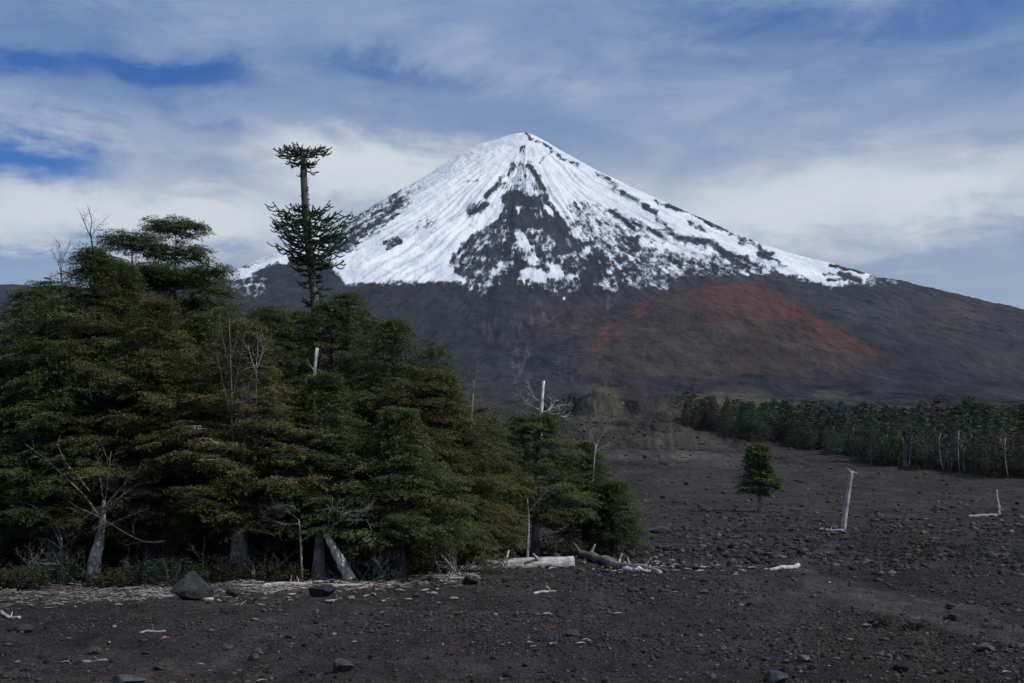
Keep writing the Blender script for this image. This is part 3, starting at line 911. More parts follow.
W = [
    # px, d, top row, radius (m), profile maker, label, options
    dict(px=22, d=55, top=272, prof=p_list([0, .3, .6, .82, 1], [3.2, 3.6, 2.9, 1.7, .4]), label='broad dark evergreen with a low rounded top at the far left end of the wood', limbs=72),
    dict(px=84, d=53, top=232, prof=p_cone(4.0, .55, .25), label='tall dark tree with a dead bare twig sticking out of its pointed top', limbs=118, brownness=0.06),
    dict(px=128, d=58, top=212, prof=p_list([0, .3, .62, .8, .9, 1], [3.4, 3.4, 2.6, 1.6, 1.7, .6]), label='tall tree with loose tufted top just left of the flat-topped tree', limbs=74, plates=9, dens=2.3, layered=True),
    dict(px=171, d=60, top=198, prof=p_list([0, .3, .6, .7, .78, .86, .93, 1], [3.0, 3.2, 2.7, 1.8, 2.1, 1.1, 1.6, .9]), label='tallest broadleaf tree, with separate flat plates of foliage at its top', limbs=80, plates=11, rise0=.2, dens=2.3, layered=True),
    dict(px=152, d=51, top=284, prof=p_cone(3.5, .6, .3), label='brownish green tree in front of the flat-topped tree', limbs=78, brownness=0.14, green=(.2, .1, .3, .4)),
    dict(px=243, d=50, top=308, prof=p_list([0, .3, .55, .8, 1], [3.0, 3.6, 3.1, 1.9, .5]), label='olive brown tree whose pale trunk base shows right of the grey boulder', limbs=80, tb=.22, brownness=0.17, green=(.15, .1, .3, .45), bark=(.46, .43, .40), tr=.34),  # bark colour lightened to stand in for sun on the trunk
    dict(px=322, d=50, top=362, prof=p_cone(3.4, .62, .32), label='conical bright green tree of layered sprays above the leaning white trunk', limbs=92, tb=.20, green=(.6, .3, .1, 0), rise0=.1, dens=1.15, layered=True, bark=(.46, .43, .40)),  # bark lightened here too, in place of sunlight on it
    dict(px=268, d=56, top=290, prof=p_list([0, .3, .6, .8, 1], [2.7, 3.0, 2.5, 1.6, .4]), label='dark tree directly left of the monkey puzzle trunk', limbs=66, brownness=0.07),
    dict(px=345, d=58, top=280, prof=p_list([0, .3, .55, .8, 1], [2.4, 2.6, 2.3, 1.3, .3]), label='thin-topped dark tree directly right of the monkey puzzle trunk', limbs=66, gap=.1),
    dict(px=394, d=55, top=306, prof=p_cone(3.5, .55, .35), label='tall tree on the right shoulder of the wood with a ragged top', limbs=80, green=(.3, .3, .25, .15)),
    dict(px=432, d=58, top=330, prof=p_list([0, .3, .6, .8, 1], [2.7, 2.9, 2.4, 1.5, .4]), label='dark tree behind, on the sloping right edge of the wood', limbs=66),
    dict(px=440, d=55.5, top=362, prof=p_list([0, .3, .55, .8, 1], [2.9, 3.1, 2.5, 1.4, .4]), label='tree with orange autumn leaves on its right side', limbs=84, orange=.07, brownness=0.10, green=(.3, .2, .3, .2), asym=(-.1, 0)),
    dict(px=484, d=60, top=398, prof=p_list([0, .25, .6, 1], [1.5, 2.0, 1.6, .3]), label='low round tree filling the right end of the main clump', limbs=56, green=(.2, .2, .4, .2), brownness=0.08),
    dict(px=400, d=49.5, top=400, prof=p_list([0, .3, .6, .85, 1], [2.5, 2.8, 2.2, 1.2, .3]), label='rounded green tree at the front between white trunk and fallen log', limbs=70, green=(.45, .25, .2, .1), tb=.15),
    dict(px=62, d=50.5, top=330, prof=p_cone(3.4, .6, .3), label='dark front tree at left behind the grey dead branches', limbs=74, tb=.18, bark=(.14, .13, .125), tr=.36),
    dict(px=200, d=55, top=300, prof=p_list([0, .3, .6, .8, 1], [2.7, 2.9, 2.4, 1.5, .4]), label='dark tree in shade between the flat-topped and olive trees', limbs=66),
    dict(px=535, d=64, top=406, prof=p_list([0, .25, .6, .85, 1], [1.8, 2.3, 2.0, 1.6, .7]), label='separate tree right of the main clump with a broken white snag rising behind it', limbs=74, plates=8, tb=.22, green=(.5, .3, .15, .05), bark=(.25, .24, .22), tr=.20),
    dict(px=585, d=68, top=436, prof=p_cone(2.2, .5, .3), label='dark tree at the right end of the small clump, next to open gravel', limbs=70, green=(.45, .45, .1, 0)),
    dict(px=612, d=66, top=478, prof=p_round(1.5, .4), label='low dark tree leaning out over the gravel, last of the small clump', limbs=48, green=(.45, .45, .1, 0), asym=(.2, 0)),
    dict(px=48, d=59, top=262, prof=p_list([0, .4, .75, .9, 1], [2.6, 2.6, 1.9, 1.3, .5]), label='spreading dark tree beside the twiggy bare crown at the far left', limbs=60, plates=10),
    dict(px=112, d=54, top=244, prof=p_cone(3.2, .7, .3), label='pointed dark tree between the dead twig and the tufted tree', limbs=110, brownness=0.04),
    dict(px=206, d=58, top=244, prof=p_list([0, .4, .7, .85, 1], [2.8, 2.6, 1.8, 1.2, .5]), label='slender dark tree just right of the flat-topped tree', limbs=62, plates=11),
    dict(px=297, d=57, top=296, prof=p_list([0, .4, .75, 1], [2.0, 2.0, 1.3, .2]), label='narrow pointed dark tree close against the left of the monkey puzzle trunk', limbs=62),
    dict(px=332, d=57.5, top=286, prof=p_list([0, .4, .75, 1], [2.0, 2.0, 1.4, .2]), label='narrow pointed tree whose top hides the lower monkey puzzle trunk', limbs=66),
    dict(px=-45, d=52, top=290, prof=p_round(3.3, .45), label='dark tree at the very edge left of the wood', limbs=60),
    # inside and behind
    dict(px=40, d=62, top=285, prof=p_round(3.2, .5), label='shaded tree behind the left end of the wood', limbs=52),
    dict(px=110, d=66, top=260, prof=p_round(3.4, .5), label='shaded tree standing far inside behind the tufted tree', limbs=52),
    dict(px=225, d=66, top=292, prof=p_round(3.2, .5), label='dark tree peeking out left of the grey bare tree', limbs=56),
    dict(px=300, d=66, top=300, prof=p_round(3.2, .5), label='shaded tree behind the foot of the monkey puzzle', limbs=52),
    dict(px=370, d=66, top=300, prof=p_round(3.0, .5), label='shaded tree in the second row behind the ragged tree', limbs=52),
    dict(px=440, d=66, top=372, prof=p_list([0, .3, .55, .8, 1], [2.4, 2.6, 2.3, 1.3, .3]), label='shaded tree behind the tree with orange leaves', limbs=48),
    dict(px=510, d=70, top=450, prof=p_round(1.6, .45), label='small shaded tree in the gap between the two clumps', limbs=40),
]
for i, w in enumerate(W):
    w = dict(w)
    px, d, top, label, prof = (w.pop(k) for k in ('px', 'd', 'top', 'label', 'prof'))
    beech('southern_beech', label, spot(px, d), tall(d, px, top), prof, rg(100 + i), **w)

# the single tree out on the gravel
g = ground_at(760, 512)
beech('southern_beech', 'lone small dark tree standing by itself on the open gravel', tuple(g), tall(g[1], 760, 440), p_list([0, .26, .30, .46, .58, .66, .82, .93, 1], [0, .2, 2.0, 2.2, 1.2, 1.1, 1.75, 1.2, .3]), rg(300), limbs=64, tb=.26, tr=.34, spray=1.1, leaf=.24, k=22, dens=.8, green=(.6, .35, .05, 0), bark=(.26, .23, .21), flare=1.25)
# ------------------------------------------------------------------ monkey puzzle
def monkey_puzzle():
    rng = rg(900)
    D = 60.5
    b = spot(319, D)
    root = thing('monkey_puzzle', 'tall monkey puzzle tree with tufted top and bare upper trunk rising over the wood', 'tree', b)
    o = np.array(b)
    path = np.array([at(px, py, D) for px, py in ((303, 149), (304, 180), (306, 215), (310, 255), (315, 300), (318, 350), (319, 450))][::-1]) - o
    path = np.concatenate([[[0, 0, -.2]], path])
    rad = np.array([.32, .26, .23, .22, .22, .20, .18, .14])
    tk = MB(); add_tube(tk, path, rad, 10, (.13, .125, .11), rng, .07)
    # ridged old branch scars on the trunk
    tt = np.linspace(.35, .98, 90)
    seg = np.concatenate([[0], np.cumsum(np.linalg.norm(np.diff(path, axis=0), axis=1))]); seg /= seg[-1]
    for t_ in tt:
        c = np.array([np.interp(t_, seg, path[:, j]) for j in range(3)]); rr = np.interp(t_, seg, rad) * rng.uniform(1.0, 1.12)
        a = rng.random() * 6.28
        e = c + np.array([math.cos(a), math.sin(a), .1]) * (rr + rng.uniform(.02, .09))
        add_tube(tk, [c, e], [.05, .03], 4, (.11, .11, .09))
    tk.build('trunk', MAT_BARK, root, True)

    def rope(mb, P, r, seed):
        """a shoot wrapped in stiff pointed scales"""
        n = len(P)
        col = np.array([.050, .078, .040]) * rng.uniform(.7, 1.3)
        add_tube(mb, P, np.linspace(r * .62, r * .42, n), 5, col * .8)
        L = np.linalg.norm(np.diff(P, axis=0), axis=1).sum()
        k = int(max(14, L * 95))
        u = rng.random(k); T = norm(np.gradient(P, axis=0)); uu = np.linspace(0, 1, n)
        c = np.stack([np.interp(u, uu, P[:, j]) for j in range(3)], 1)
        tg = norm(np.stack([np.interp(u, uu, T[:, j]) for j in range(3)], 1))
        rd = rng.normal(size=(k, 3)); rd = norm(rd - (rd * tg).sum(1, keepdims=True) * tg)
        sd = np.cross(tg, rd)
        tip = c + rd * r * 1.25 + tg * r * 1.0
        V = np.stack([c + sd * r * .45, c - sd * r * .45, tip], 1).reshape(-1, 3)
        mb.add(V, np.arange(3 * k).reshape(-1, 3), np.repeat(col[None] * rng.uniform(.7, 1.35, (k, 1)), 3, 0))

    def branch(mb, z, az_, L, drop, up, n=6, r=.052):
        c = np.array([np.interp(z, path[:, 2], path[:, j]) for j in range(3)])
        dr = np.array([math.cos(az_), math.sin(az_), 0])
        u = np.linspace(0, 1, 8)[:, None]
        P = c + dr * L * u + np.array([0, 0, 1]) * (-drop * np.sin(u * 2.2) + up * u ** 2.5) * L
        rope(mb, P, r, 0)
        for k in range(n):
            v = .22 + .75 * (k + rng.random() * .6) / n
            q = np.array([np.interp(v, u[:, 0], P[:, j]) for j in range(3)])
            sgn = 1 if k % 2 else -1
            a2 = az_ + sgn * rng.uniform(.5, 1.1)
            ln = L * rng.uniform(.26, .50) * (1.2 - .4 * v)
            d2 = np.array([math.cos(a2), math.sin(a2), 0])
            w = np.linspace(0, 1, 5)[:, None]
            Q = q + d2 * ln * w + np.array([0, 0, 1]) * (-rng.uniform(.05, .30) * np.sin(w * 2.5) + rng.uniform(.1, .5) * w ** 2) * ln
            rope(mb, Q, r * .92, 0)
    top = MB(); ztop = path[-1, 2]
    for i in range(13):
        branch(top, ztop - rng.uniform(0, .45), i * 2.4 + rng.normal() * .2, rng.uniform(.9, 1.55), rng.uniform(-.10, .22), rng.uniform(.02, .25), 7)
    for i in range(9):
        branch(top, ztop - rng.uniform(.6, 1.15), i * 2.4 + 1, rng.uniform(.6, .95), .25, .1, 3)
    top.build('crown', MAT_ARA, root)
    mid = MB()
    z0 = float(at(310, 268, D)[2]) - o[2]; z1 = float(at(310, 208, D)[2]) - o[2]
    for i in range(58):
        q = i / 57
        z = z0 + (z1 - z0) * q
        a = i * 2.399
        L = float(np.interp(q, [0, .25, .5, .8, 1], [1.0, 1.75, 2.2, 1.7, .8])) * rng.uniform(.6, 1.12)
        L *= 1.08 + .14 * math.cos(a)
        branch(mid, z, a, L, rng.uniform(.0, .18) + .12 * max(0, math.cos(a)), rng.uniform(.15, .62), 8)
    for i in range(34):
        branch(mid, z0 - rng.uniform(0, 4.2), i * 2.399, rng.uniform(.4, .95), rng.uniform(.05, .25), rng.uniform(.0, .3), 5)
    mid.build('crown', MAT_ARA, root)


monkey_puzzle()


# ------------------------------------------------------------------ dead wood
def pts(px_list, d, o, dj=0.0, rng=None):
    out = []
    for i, (px, py) in enumerate(px_list):
        p = at(px, py, d + (rng.normal() * dj if rng is not None and i else 0)) - np.array(o)
        out.append(p)
    return np.array(out)


def smooth_path(P, n=12):
    P = np.asarray(P, float)
    if len(P) < 3:
        return P
    s = np.concatenate([[0], np.cumsum(np.linalg.norm(np.diff(P, axis=0), axis=1))]); s /= s[-1]
    u = np.linspace(0, 1, n)
    Q = np.stack([np.interp(u, s, P[:, j]) for j in range(3)], 1)
    for _ in range(2):
        Q[1:-1] = .25 * Q[:-2] + .5 * Q[1:-1] + .25 * Q[2:]
    return Q


def twigs(mb, p, d, L, r, depth, rng, col, spread=.55, up=.05):
    d = d / (np.linalg.norm(d) + 1e-9)
    P = curve(p, p + d * L, rng.normal(size=3) * L * .06, 5, rng, L * .012)
    add_tube(mb, P, np.linspace(r, r * .45, 5), 4 if r < .03 else 6, col)
    if depth <= 0:
        return
    for k in range(rng.integers(2, 5)):
        u = rng.uniform(.35, 1)
        q = np.array([np.interp(u, np.linspace(0, 1, 5), P[:, j]) for j in range(3)])
        twigs(mb, q, d + rng.normal(size=3) * spread + np.array([0, 0, up]), L * rng.uniform(.45, .75), r * .5, depth - 1, rng, col, spread, up)


def dead_tree(name, label, base, trunk, branches, rng, col=PALE, cat='dead tree', tcol=None, fine=()):
    """trunk: (pixel path, d, r0, r1); branches: list of (pixel path, d, r, twig depth)"""
    root = thing(name, label, cat, tuple(base))
    o = np.array(base)
    mb = MB()
    P = smooth_path(pts(trunk[0], trunk[1], o, .06, rng))
    add_tube(mb, P, np.linspace(trunk[2], trunk[3], len(P)), 9, tcol or col, rng, .14)
    stem = mb.build('trunk', MAT_DEAD, root, True)
    for path, d, r, dep in branches:
        b = MB()
        P = smooth_path(pts(path, d, o, .12, rng))
        add_tube(b, P, np.linspace(r * .72, r * .22, len(P)), 6, col, rng, .1)
        if dep:
            for k in range(11):
                u = .2 + .8 * (k + rng.random()) / 11
                i = min(int(u * (len(P) - 1)), len(P) - 2)
                dirn = norm(P[i + 1] - P[i])
                twigs(b, P[i], dirn + rng.normal(size=3) * .7, rng.uniform(.3, .65), max(.007, r * .26), dep - 1, rng, np.array(col) * .8)
        b.build('branch', MAT_DEAD, stem, True)
    return root


g1 = spot(92, 48.2)
dead_tree('dead_tree', 'grey dead tree with crooked bare white limbs in front of the dark trees at left', g1,
          ([(92, 583), (95, 562), (99, 545), (103, 520), (104, 500)], 48.2, .30, .07),
          [([(165, 541), (145, 545), (126, 533), (108, 523), (89, 510), (81, 511), (64, 498)][::-1][::-1], 47.4, .055, 2),
           ([(98, 515), (85, 495), (71, 483), (44, 457), (25, 444)], 48.0, .06, 2), ([(90, 492), (76, 474), (66, 464), (57, 444)], 47.8, .05, 1),
           ([(104, 508), (108, 480), (111, 451)], 48.2, .045, 3), ([(104, 508), (120, 488), (138, 471)], 48.0, .045, 3), ([(104, 505), (100, 480), (97, 450)], 48.3, .04, 3),
           ([(104, 510), (124, 494), (142, 481)], 48.0, .04, 3), ([(100, 530), (118, 520), (150, 508)], 47.8, .035, 2)],
          rg(401), (.22, .21, .195), tcol=(.36, .34, .325))
g2 = spot(62, 48.8)
dead_tree('dead_tree', 'small dead tree with a white arching limb drooping to the far left', g2,
          ([(60, 581), (62, 560), (62, 545)], 48.8, .16, .08),
          [([(62, 548), (62, 534), (55, 522), (44, 511), (24, 501), (0, 502)], 48.6, .055, 2), ([(62, 548), (55, 530), (46, 520), (30, 518)], 48.4, .03, 2), ([(62, 548), (75, 538), (82, 532)], 48.5, .025, 2), ([(62, 550), (50, 540), (34, 537)], 48.5, .025, 2)],
          rg(402), (.30, .29, .275), tcol=(.12, .11, .10))
g3 = spot(230, 49)
dead_tree('dead_tree', 'slim grey bare tree with fine twigs left of the conical green tree', spot(233, 47.6),
          ([(233, 480), (232, 430), (231, 370), (229, 318)], 48.2, .05, .02),
          [([(232, 420), (222, 380), (214, 340)], 47.5, .03, 3), ([(232, 400), (240, 360), (246, 325)], 47.5, .03, 3), ([(231, 375), (224, 345), (219, 312)], 47.6, .025, 3), ([(231, 360), (238, 335), (240, 308)], 47.6, .025, 3), ([(232, 430), (246, 395), (254, 370)], 47.4, .03, 3)],
          rg(403), (.13, .12, .115))
dead_tree('dead_tree', 'white antler-like bare branches poking out beside the slim grey tree', spot(256, 47.8),
          ([(255, 480), (256, 430), (256, 366)], 48.6, .05, .03),
          [([(256, 370), (262, 355), (266, 338)], 47.2, .03, 1), ([(256, 368), (258, 350), (259, 336)], 47.2, .03, 1), ([(256, 372), (251, 358), (248, 345)], 47.2, .025, 1)], rg(404), (.36, .34, .33), tcol=(.09, .08, .075))
dead_tree('dead_tree', 'dark dead forked twig standing up from the pointed tree top at left', spot(92, 53),
          ([(95, 300), (93, 250), (90, 232)], 53, .06, .035),
          [([(90, 236), (84, 222), (80, 212)], 53, .03, 1), ([(90, 234), (92, 220), (88, 208)], 53, .03, 1), ([(91, 238), (97, 226), (104, 222)], 53, .02, 1)], rg(405), (.06, .055, .05))
dead_tree('dead_tree', 'wispy bare grey crown at the far left above the dark trees', spot(62, 56),
          ([(64, 340), (62, 290), (61, 268)], 56, .07, .03),
          [([(62, 275), (56, 258), (50, 248)], 56, .02, 2), ([(61, 272), (64, 255), (70, 244)], 56, .02, 2), ([(61, 270), (60, 255), (60, 244)], 56, .02, 2)], rg(406), (.12, .11, .105))
dead_tree('dead_tree', 'broken white snag with side branches standing above the small clump', spot(541, 65.5),
          ([(538, 470), (540, 430), (542, 400), (544, 381)], 65.5, .20, .07),
          [([(543, 412), (549, 411), (553, 403), (558, 400)], 65.4, .055, 1), ([(550, 409), (560, 405), (569, 405)], 65.4, .04, 1), ([(548, 413), (560, 416), (568, 417)], 65.4, .04, 1), ([(540, 410), (530, 405), (522, 398)], 65.5, .035, 2), ([(540, 402), (534, 397), (530, 388)], 65.5, .025, 2)], rg(407), (.62, .60, .58))
dead_tree('dead_tree', 'white leafless twigs sticking up behind the dark tree of the small clump', spot(596, 67),
          ([(592, 500), (594, 460), (596, 444)], 67, .06, .04),
          [([(596, 448), (600, 438), (606, 430)], 67, .03, 2), ([(596, 448), (592, 438), (588, 432)], 67, .03, 2), ([(595, 452), (604, 446), (610, 442)], 67, .025, 2)], rg(408), (.40, .38, .37))
dead_tree('dead_tree', 'slender pale dead trunk with few branches in front of the small clump', spot(528, 61),
          ([(527, 561), (528, 540), (529, 520), (527, 497)], 61, .10, .04),
          [([(529, 512), (540, 498), (548, 490)], 60.9, .03, 2), ([(528, 520), (517, 512), (508, 511)], 60.9, .025, 2), ([(527, 500), (534, 488), (544, 487)], 60.9, .025, 2), ([(527, 499), (522, 488), (514, 482)], 60.9, .025, 2)], rg(409), (.34, .32, .30))
dead_tree('dead_tree', 'thin bare grey pole standing out on the right shoulder of the wood', spot(396, 53.5),
          ([(394, 380), (395, 330), (396, 290)], 54.5, .035, .008), [([(395, 330), (390, 315), (388, 304)], 53.5, .02, 2), ([(396, 315), (401, 303), (403, 296)], 53.5, .02, 2)], rg(410), (.13, .12, .115))
dead_tree('dead_tree', 'grey twiggy dead tree behind the orange-leaved tree, facing the bare slope', spot(478, 57),
          ([(470, 460), (472, 410), (474, 380)], 57, .07, .03),
          [([(472, 400), (480, 385), (490, 375)], 57, .025, 2), ([(473, 390), (477, 372), (480, 360)], 57, .025, 2), ([(472, 412), (484, 404), (494, 402)], 57, .025, 3), ([(472, 420), (482, 412), (490, 415)], 57, .02, 3)], rg(411), (.27, .25, .25))
dead_tree('dead_tree', 'bleached white stub of broken trunk shining among the leaves below the monkey puzzle', spot(316, 51.2),
          ([(316, 470), (314, 400), (314, 364), (317, 348)], 51.6, .11, .06), [([(314, 370), (309, 364), (307, 358)], 51.2, .03, 0)], rg(412), (.42, .40, .38))
dead_tree('leaning_dead_tree', 'white weathered dead trunk leaning against the conical green tree', spot(350, 47.6),
          ([(351, 580), (344, 566), (336, 552), (328, 538), (323, 526)], 47.6, .24, .09),
          [([(326, 530), (332, 512), (336, 508)], 47.5, .04, 2), ([(330, 528), (345, 512), (372, 508)], 47.3, .035, 3), ([(328, 532), (340, 520), (370, 520)], 47.3, .03, 3)], rg(413), (.60, .575, .55), 'dead trunk')
dead_tree('dead_tree', 'thin white bare branches sticking out left of the leaning dead trunk', spot(298, 47.2),
          ([(302, 580), (301, 545), (299, 520)], 47.2, .05, .03),
          [([(299, 520), (287, 510), (268, 512)], 47.0, .025, 2), ([(299, 524), (285, 524), (266, 519)], 47.0, .025, 2), ([(300, 512), (288, 504), (274, 506)], 47.0, .02, 2)], rg(414), (.36, .34, .33))
dead_tree('fallen_branch', 'thin pale fallen branch propped up in front of the rounded green tree', spot(452, 49.5),
          ([(455, 572), (445, 558), (433, 548), (412, 541), (388, 536)], 49.3, .06, .02),
          [([(436, 549), (434, 558), (440, 571)], 49.2, .035, 1), ([(420, 543), (424, 532), (428, 526)], 49.2, .02, 2)], rg(415), (.33, .31, .30), 'branch')
dead_tree('dead_tree', 'leafless grey sapling at the front edge right of the leaning dead trunk', spot(372, 48.6),
          ([(374, 574), (375, 545), (374, 520)], 48.6, .05, .02),
          [([(374, 540), (382, 528), (392, 522)], 48.5, .02, 2), ([(374, 535), (366, 524), (358, 520)], 48.5, .02, 2), ([(374, 525), (377, 510), (381, 500)], 48.5, .02, 2)], rg(416), (.20, .19, .185))

# bare dead bushes along the front of the wood
for i in range(22):
    r_ = rg(1400 + i)
    px = r_.uniform(-25, 478); d = float(np.interp(px, [-25, 300, 400, 478], [47.5, 47.6, 49, 52])) + r_.uniform(-.6, 1.2)
    b_ = spot(px, d)
    c_ = np.array([.30, .285, .27]) * r_.uniform(.55, 1.25)
    root = thing('dead_bush', 'small bare bush of bleached twigs at the foot of the wood', 'dead bush', b_, 0, 'bare dead bushes along the front of the wood')
    n_st = r_.integers(3, 6)
    lean_ = r_.normal() * .5
    for k in range(n_st):
        mb = MB()
        twigs(mb, np.array([r_.normal() * .08, r_.normal() * .08, -.05]), np.array([lean_ + r_.normal() * .6, r_.normal() * .4 - .2, r_.uniform(.4, 1.2)]), r_.uniform(.5, 1.25), r_.uniform(.018, .036), 3, r_, c_, .55, .0)
        mb.build('branch', MAT_DEAD, root)

# dead trunks out on the plain
g = ground_at(843, 531)
dead_tree('leaning_dead_tree', 'leaning broken white tree trunk standing alone on the open gravel', g,
          ([(843, 532), (845, 515), (848, 495), (850, 482), (852, 471)], g[1], .19, .14),
          [([(851, 474), (849, 470), (846, 468)], g[1], .13, 0), ([(851, 475), (855, 472), (857, 474)], g[1] - .1, .12, 0), ([(847, 498), (843, 496), (841, 497)], g[1], .06, 0)], rg(420), (.40, .38, .36), 'dead trunk')
g = ground_at(999, 515)
dead_tree('leaning_dead_tree', 'small curved white dead trunk near the right side of the plain', g,
          ([(999, 516), (999, 506), (997, 497), (997, 490)], g[1], .16, .07), [([(999, 512), (1001, 505), (1002, 500)], g[1], .07, 0)], rg(421), (.42, .40, .38), 'dead trunk')
g = ground_at(917, 553)
dead_tree('dead_sapling', 'short rusty brown dry stem on the gravel at right', g, ([(917, 554), (917, 547), (916, 541)], g[1], .05, .03), [([(917, 546), (919, 543), (920, 541)], g[1], .02, 0)], rg(422), (.20, .085, .05), 'dry stem')


def log(name, label, p, q, r0, r1, rng, col, bend=.1, stubs=2, group=None, cat='log', lift=.6):
    """fallen log between two picture points on the ground"""
    A = ground_at(*p); B = ground_at(*q)
    root = thing(name, label, cat, tuple((A + B) / 2), 0, group)
    o = (A + B) / 2
    n = 12
    t_ = np.linspace(0, 1, n)
    P = A[None] * (1 - t_)[:, None] + B[None] * t_[:, None]
    P[:, 1] += bend * np.sin(t_ * 5 + rng.random() * 6) * np.linalg.norm(B - A) * .12
    rr = np.interp(t_, [0, 1], [r0, r1])
    P[:, 2] = height(P[:, 0], P[:, 1]) + rr * lift
    mb = MB()
    add_tube(mb, P - o, rr, 10, col, rng, .12)
    stem = mb.build('trunk', MAT_LOG, root, True)
    for k in range(stubs):
        i = rng.integers(2, n - 2)
        a = rng.uniform(.3, 2.8)
        s = P[i] - o
        e = s + np.array([rng.normal() * .3, -math.cos(a), abs(math.sin(a))]) * (rr[i] * 2.2 + .15)
        b = MB(); add_tube(b, curve(s, e, (0, 0, .03), 5, rng, .01), np.linspace(rr[i] * .45, rr[i] * .16, 5), 6, col, rng, .1)
        b.build('branch_stub', MAT_LOG, stem, True)
    return root


log('fallen_log', 'long thick white fallen log lying between the wood and the small clump', (478, 569), (574, 567), .22, .31, rg(430), (.44, .42, .41), .2, 3)
log('fallen_log', 'dark weathered fallen log at a slant right of the white log', (573, 556), (612, 566), .26, .24, rg(431), (.16, .15, .145), .2, 2)
log('fallen_log', 'grey-white forked log end, continuing right from the dark log', (608, 566), (660, 575), .20, .14, rg(432), (.32, .305, .295), .6, 5)
log('fallen_log', 'slim white pole, tapered to the right, alone on the gravel below the lone tree', (770, 571), (798, 567), .07, .12, rg(433), (.52, .50, .47), .1, 0)
log('fallen_log', 'small pale log lying at the foot of the leaning broken trunk', (818, 530), (842, 532), .10, .13, rg(434), (.36, .34, .33), .1, 1)
log('fallen_log', 'low pale log beside the small curved dead trunk', (968, 517), (997, 516), .14, .16, rg(435), (.24, .23, .22), .1, 1)
log('fallen_log', 'thin pale log on the litter edge, right of the tangled white stump', (410, 579), (470, 574), .08, .05, rg(436), (.36, .34, .33), .4, 2)
log('fallen_log', 'grey log half buried beside the left end of the white log', (446, 571), (480, 570), .14, .17, rg(437), (.25, .23, .22), .3, 2)
log('fallen_log', 'thin curved white branch lying below the white log', (534, 594), (556, 591), .045, .03, rg(438), (.52, .50, .48), 1.2, 1, None, 'branch')
log('fallen_log', 'thin white stick on the gravel in front of the boulder', (140, 633), (166, 631), .022, .03, rg(439), (.34, .32, .31), .8, 1, None, 'branch')
log('fallen_log', 'pale splintered branch lying at lower left of the gravel', (80, 663), (108, 660), .03, .025, rg(440), (.32, .30, .29), 1.0, 2, None, 'branch')
log('fallen_log', 'pale branch on the ground at the left border of the gravel', (0, 613), (18, 619), .05, .04, rg(442), (.40, .38, .36), .5, 1, None, 'branch')
log('fallen_log', 'pale fallen pole in front of the grey boulder', (140, 597), (214, 600), .05, .06, rg(443), (.38, .36, .34), .4, 1)
log('fallen_log', 'grey-white log lying in the litter left of the conical tree', (262, 588), (312, 584), .09, .07, rg(444), (.42, .40, .38), .5, 2)
log('fallen_log', 'pale pole on the litter right of the leaning trunk foot', (318, 588), (372, 586), .07, .05, rg(445), (.44, .42, .40), .4, 1)


# root plates and piles
def root_heap(label, px, py, w, h, rng, col, n=16):
    g = ground_at(px, py)
    s = g[1] / F_PX
    root = thing('uprooted_stump', label, 'stump', tuple(g))
    mb = MB()
    add_tube(mb, curve((-w * s * .5, 0, h * s * .35), (w * s * .5, .2, .05), (0, 0, h * s * .12), 9, rng, .05), np.linspace(h * s * .32, h * s * .14, 9), 9, col, rng, .25)
    stem = mb.build('trunk', MAT_DEAD, root, True)
    for k in range(n):
        a = rng.uniform(0, 6.28)
        p = np.array([rng.uniform(-.5, .35) * w * s, rng.normal() * .15, h * s * rng.uniform(.1, .4)])
        d = np.array([math.cos(a), -abs(math.sin(a)) * .6, rng.uniform(-.2, .9)])
        b = MB(); twigs(b, p, d, rng.uniform(.25, .6) * h * s, h * s * .055, 1, rng, col); b.build('root', MAT_DEAD, stem, True)


root_heap('tangled white uprooted stump at the front edge of the wood, right of the leaning trunk', 383, 573, 36, 17, rg(450), (.50, .48, .46))
root_heap('pale heap of dead wood between the boulder and the leaning trunk', 264, 572, 30, 20, rg(451), (.46, .44, .42))
root_heap('splintered white wood heap at the end of the dark log', 640, 573, 34, 9, rg(452), (.52, .50, .48), 10)


# ------------------------------------------------------------------ stones
_ico = None


def ico(sub):
    import bmesh
    bm = bmesh.new(); bmesh.ops.create_icosphere(bm, subdivisions=sub, radius=1)
    bm.verts.ensure_lookup_table()
    V = np.array([v.co[:] for v in bm.verts]); F = np.array([[v.index for v in f.verts] for f in bm.faces])
    bm.free()
    return V, F


def rock_mat():
    m, t = new_mat('lava_rock')
    co = t.node('ShaderNodeTexCoord').outputs['Object']
    n = t.noise(co, 4.0, 8, .7); n2 = t.noise(co, 14.0, 6, .7)
    c = t.scale(t.attr('tint'), t.m('MULTIPLY', t.smooth(n, .3, .7, .55, 1.4), t.m('ADD', .55, t.m('MULTIPLY', n2, .9))))
    t.out(c, .92, .15, t.bump(t.m('ADD', n, t.m('MULTIPLY', n2, .4)), .9, .08))
    return m


MAT_ROCK = rock_mat()


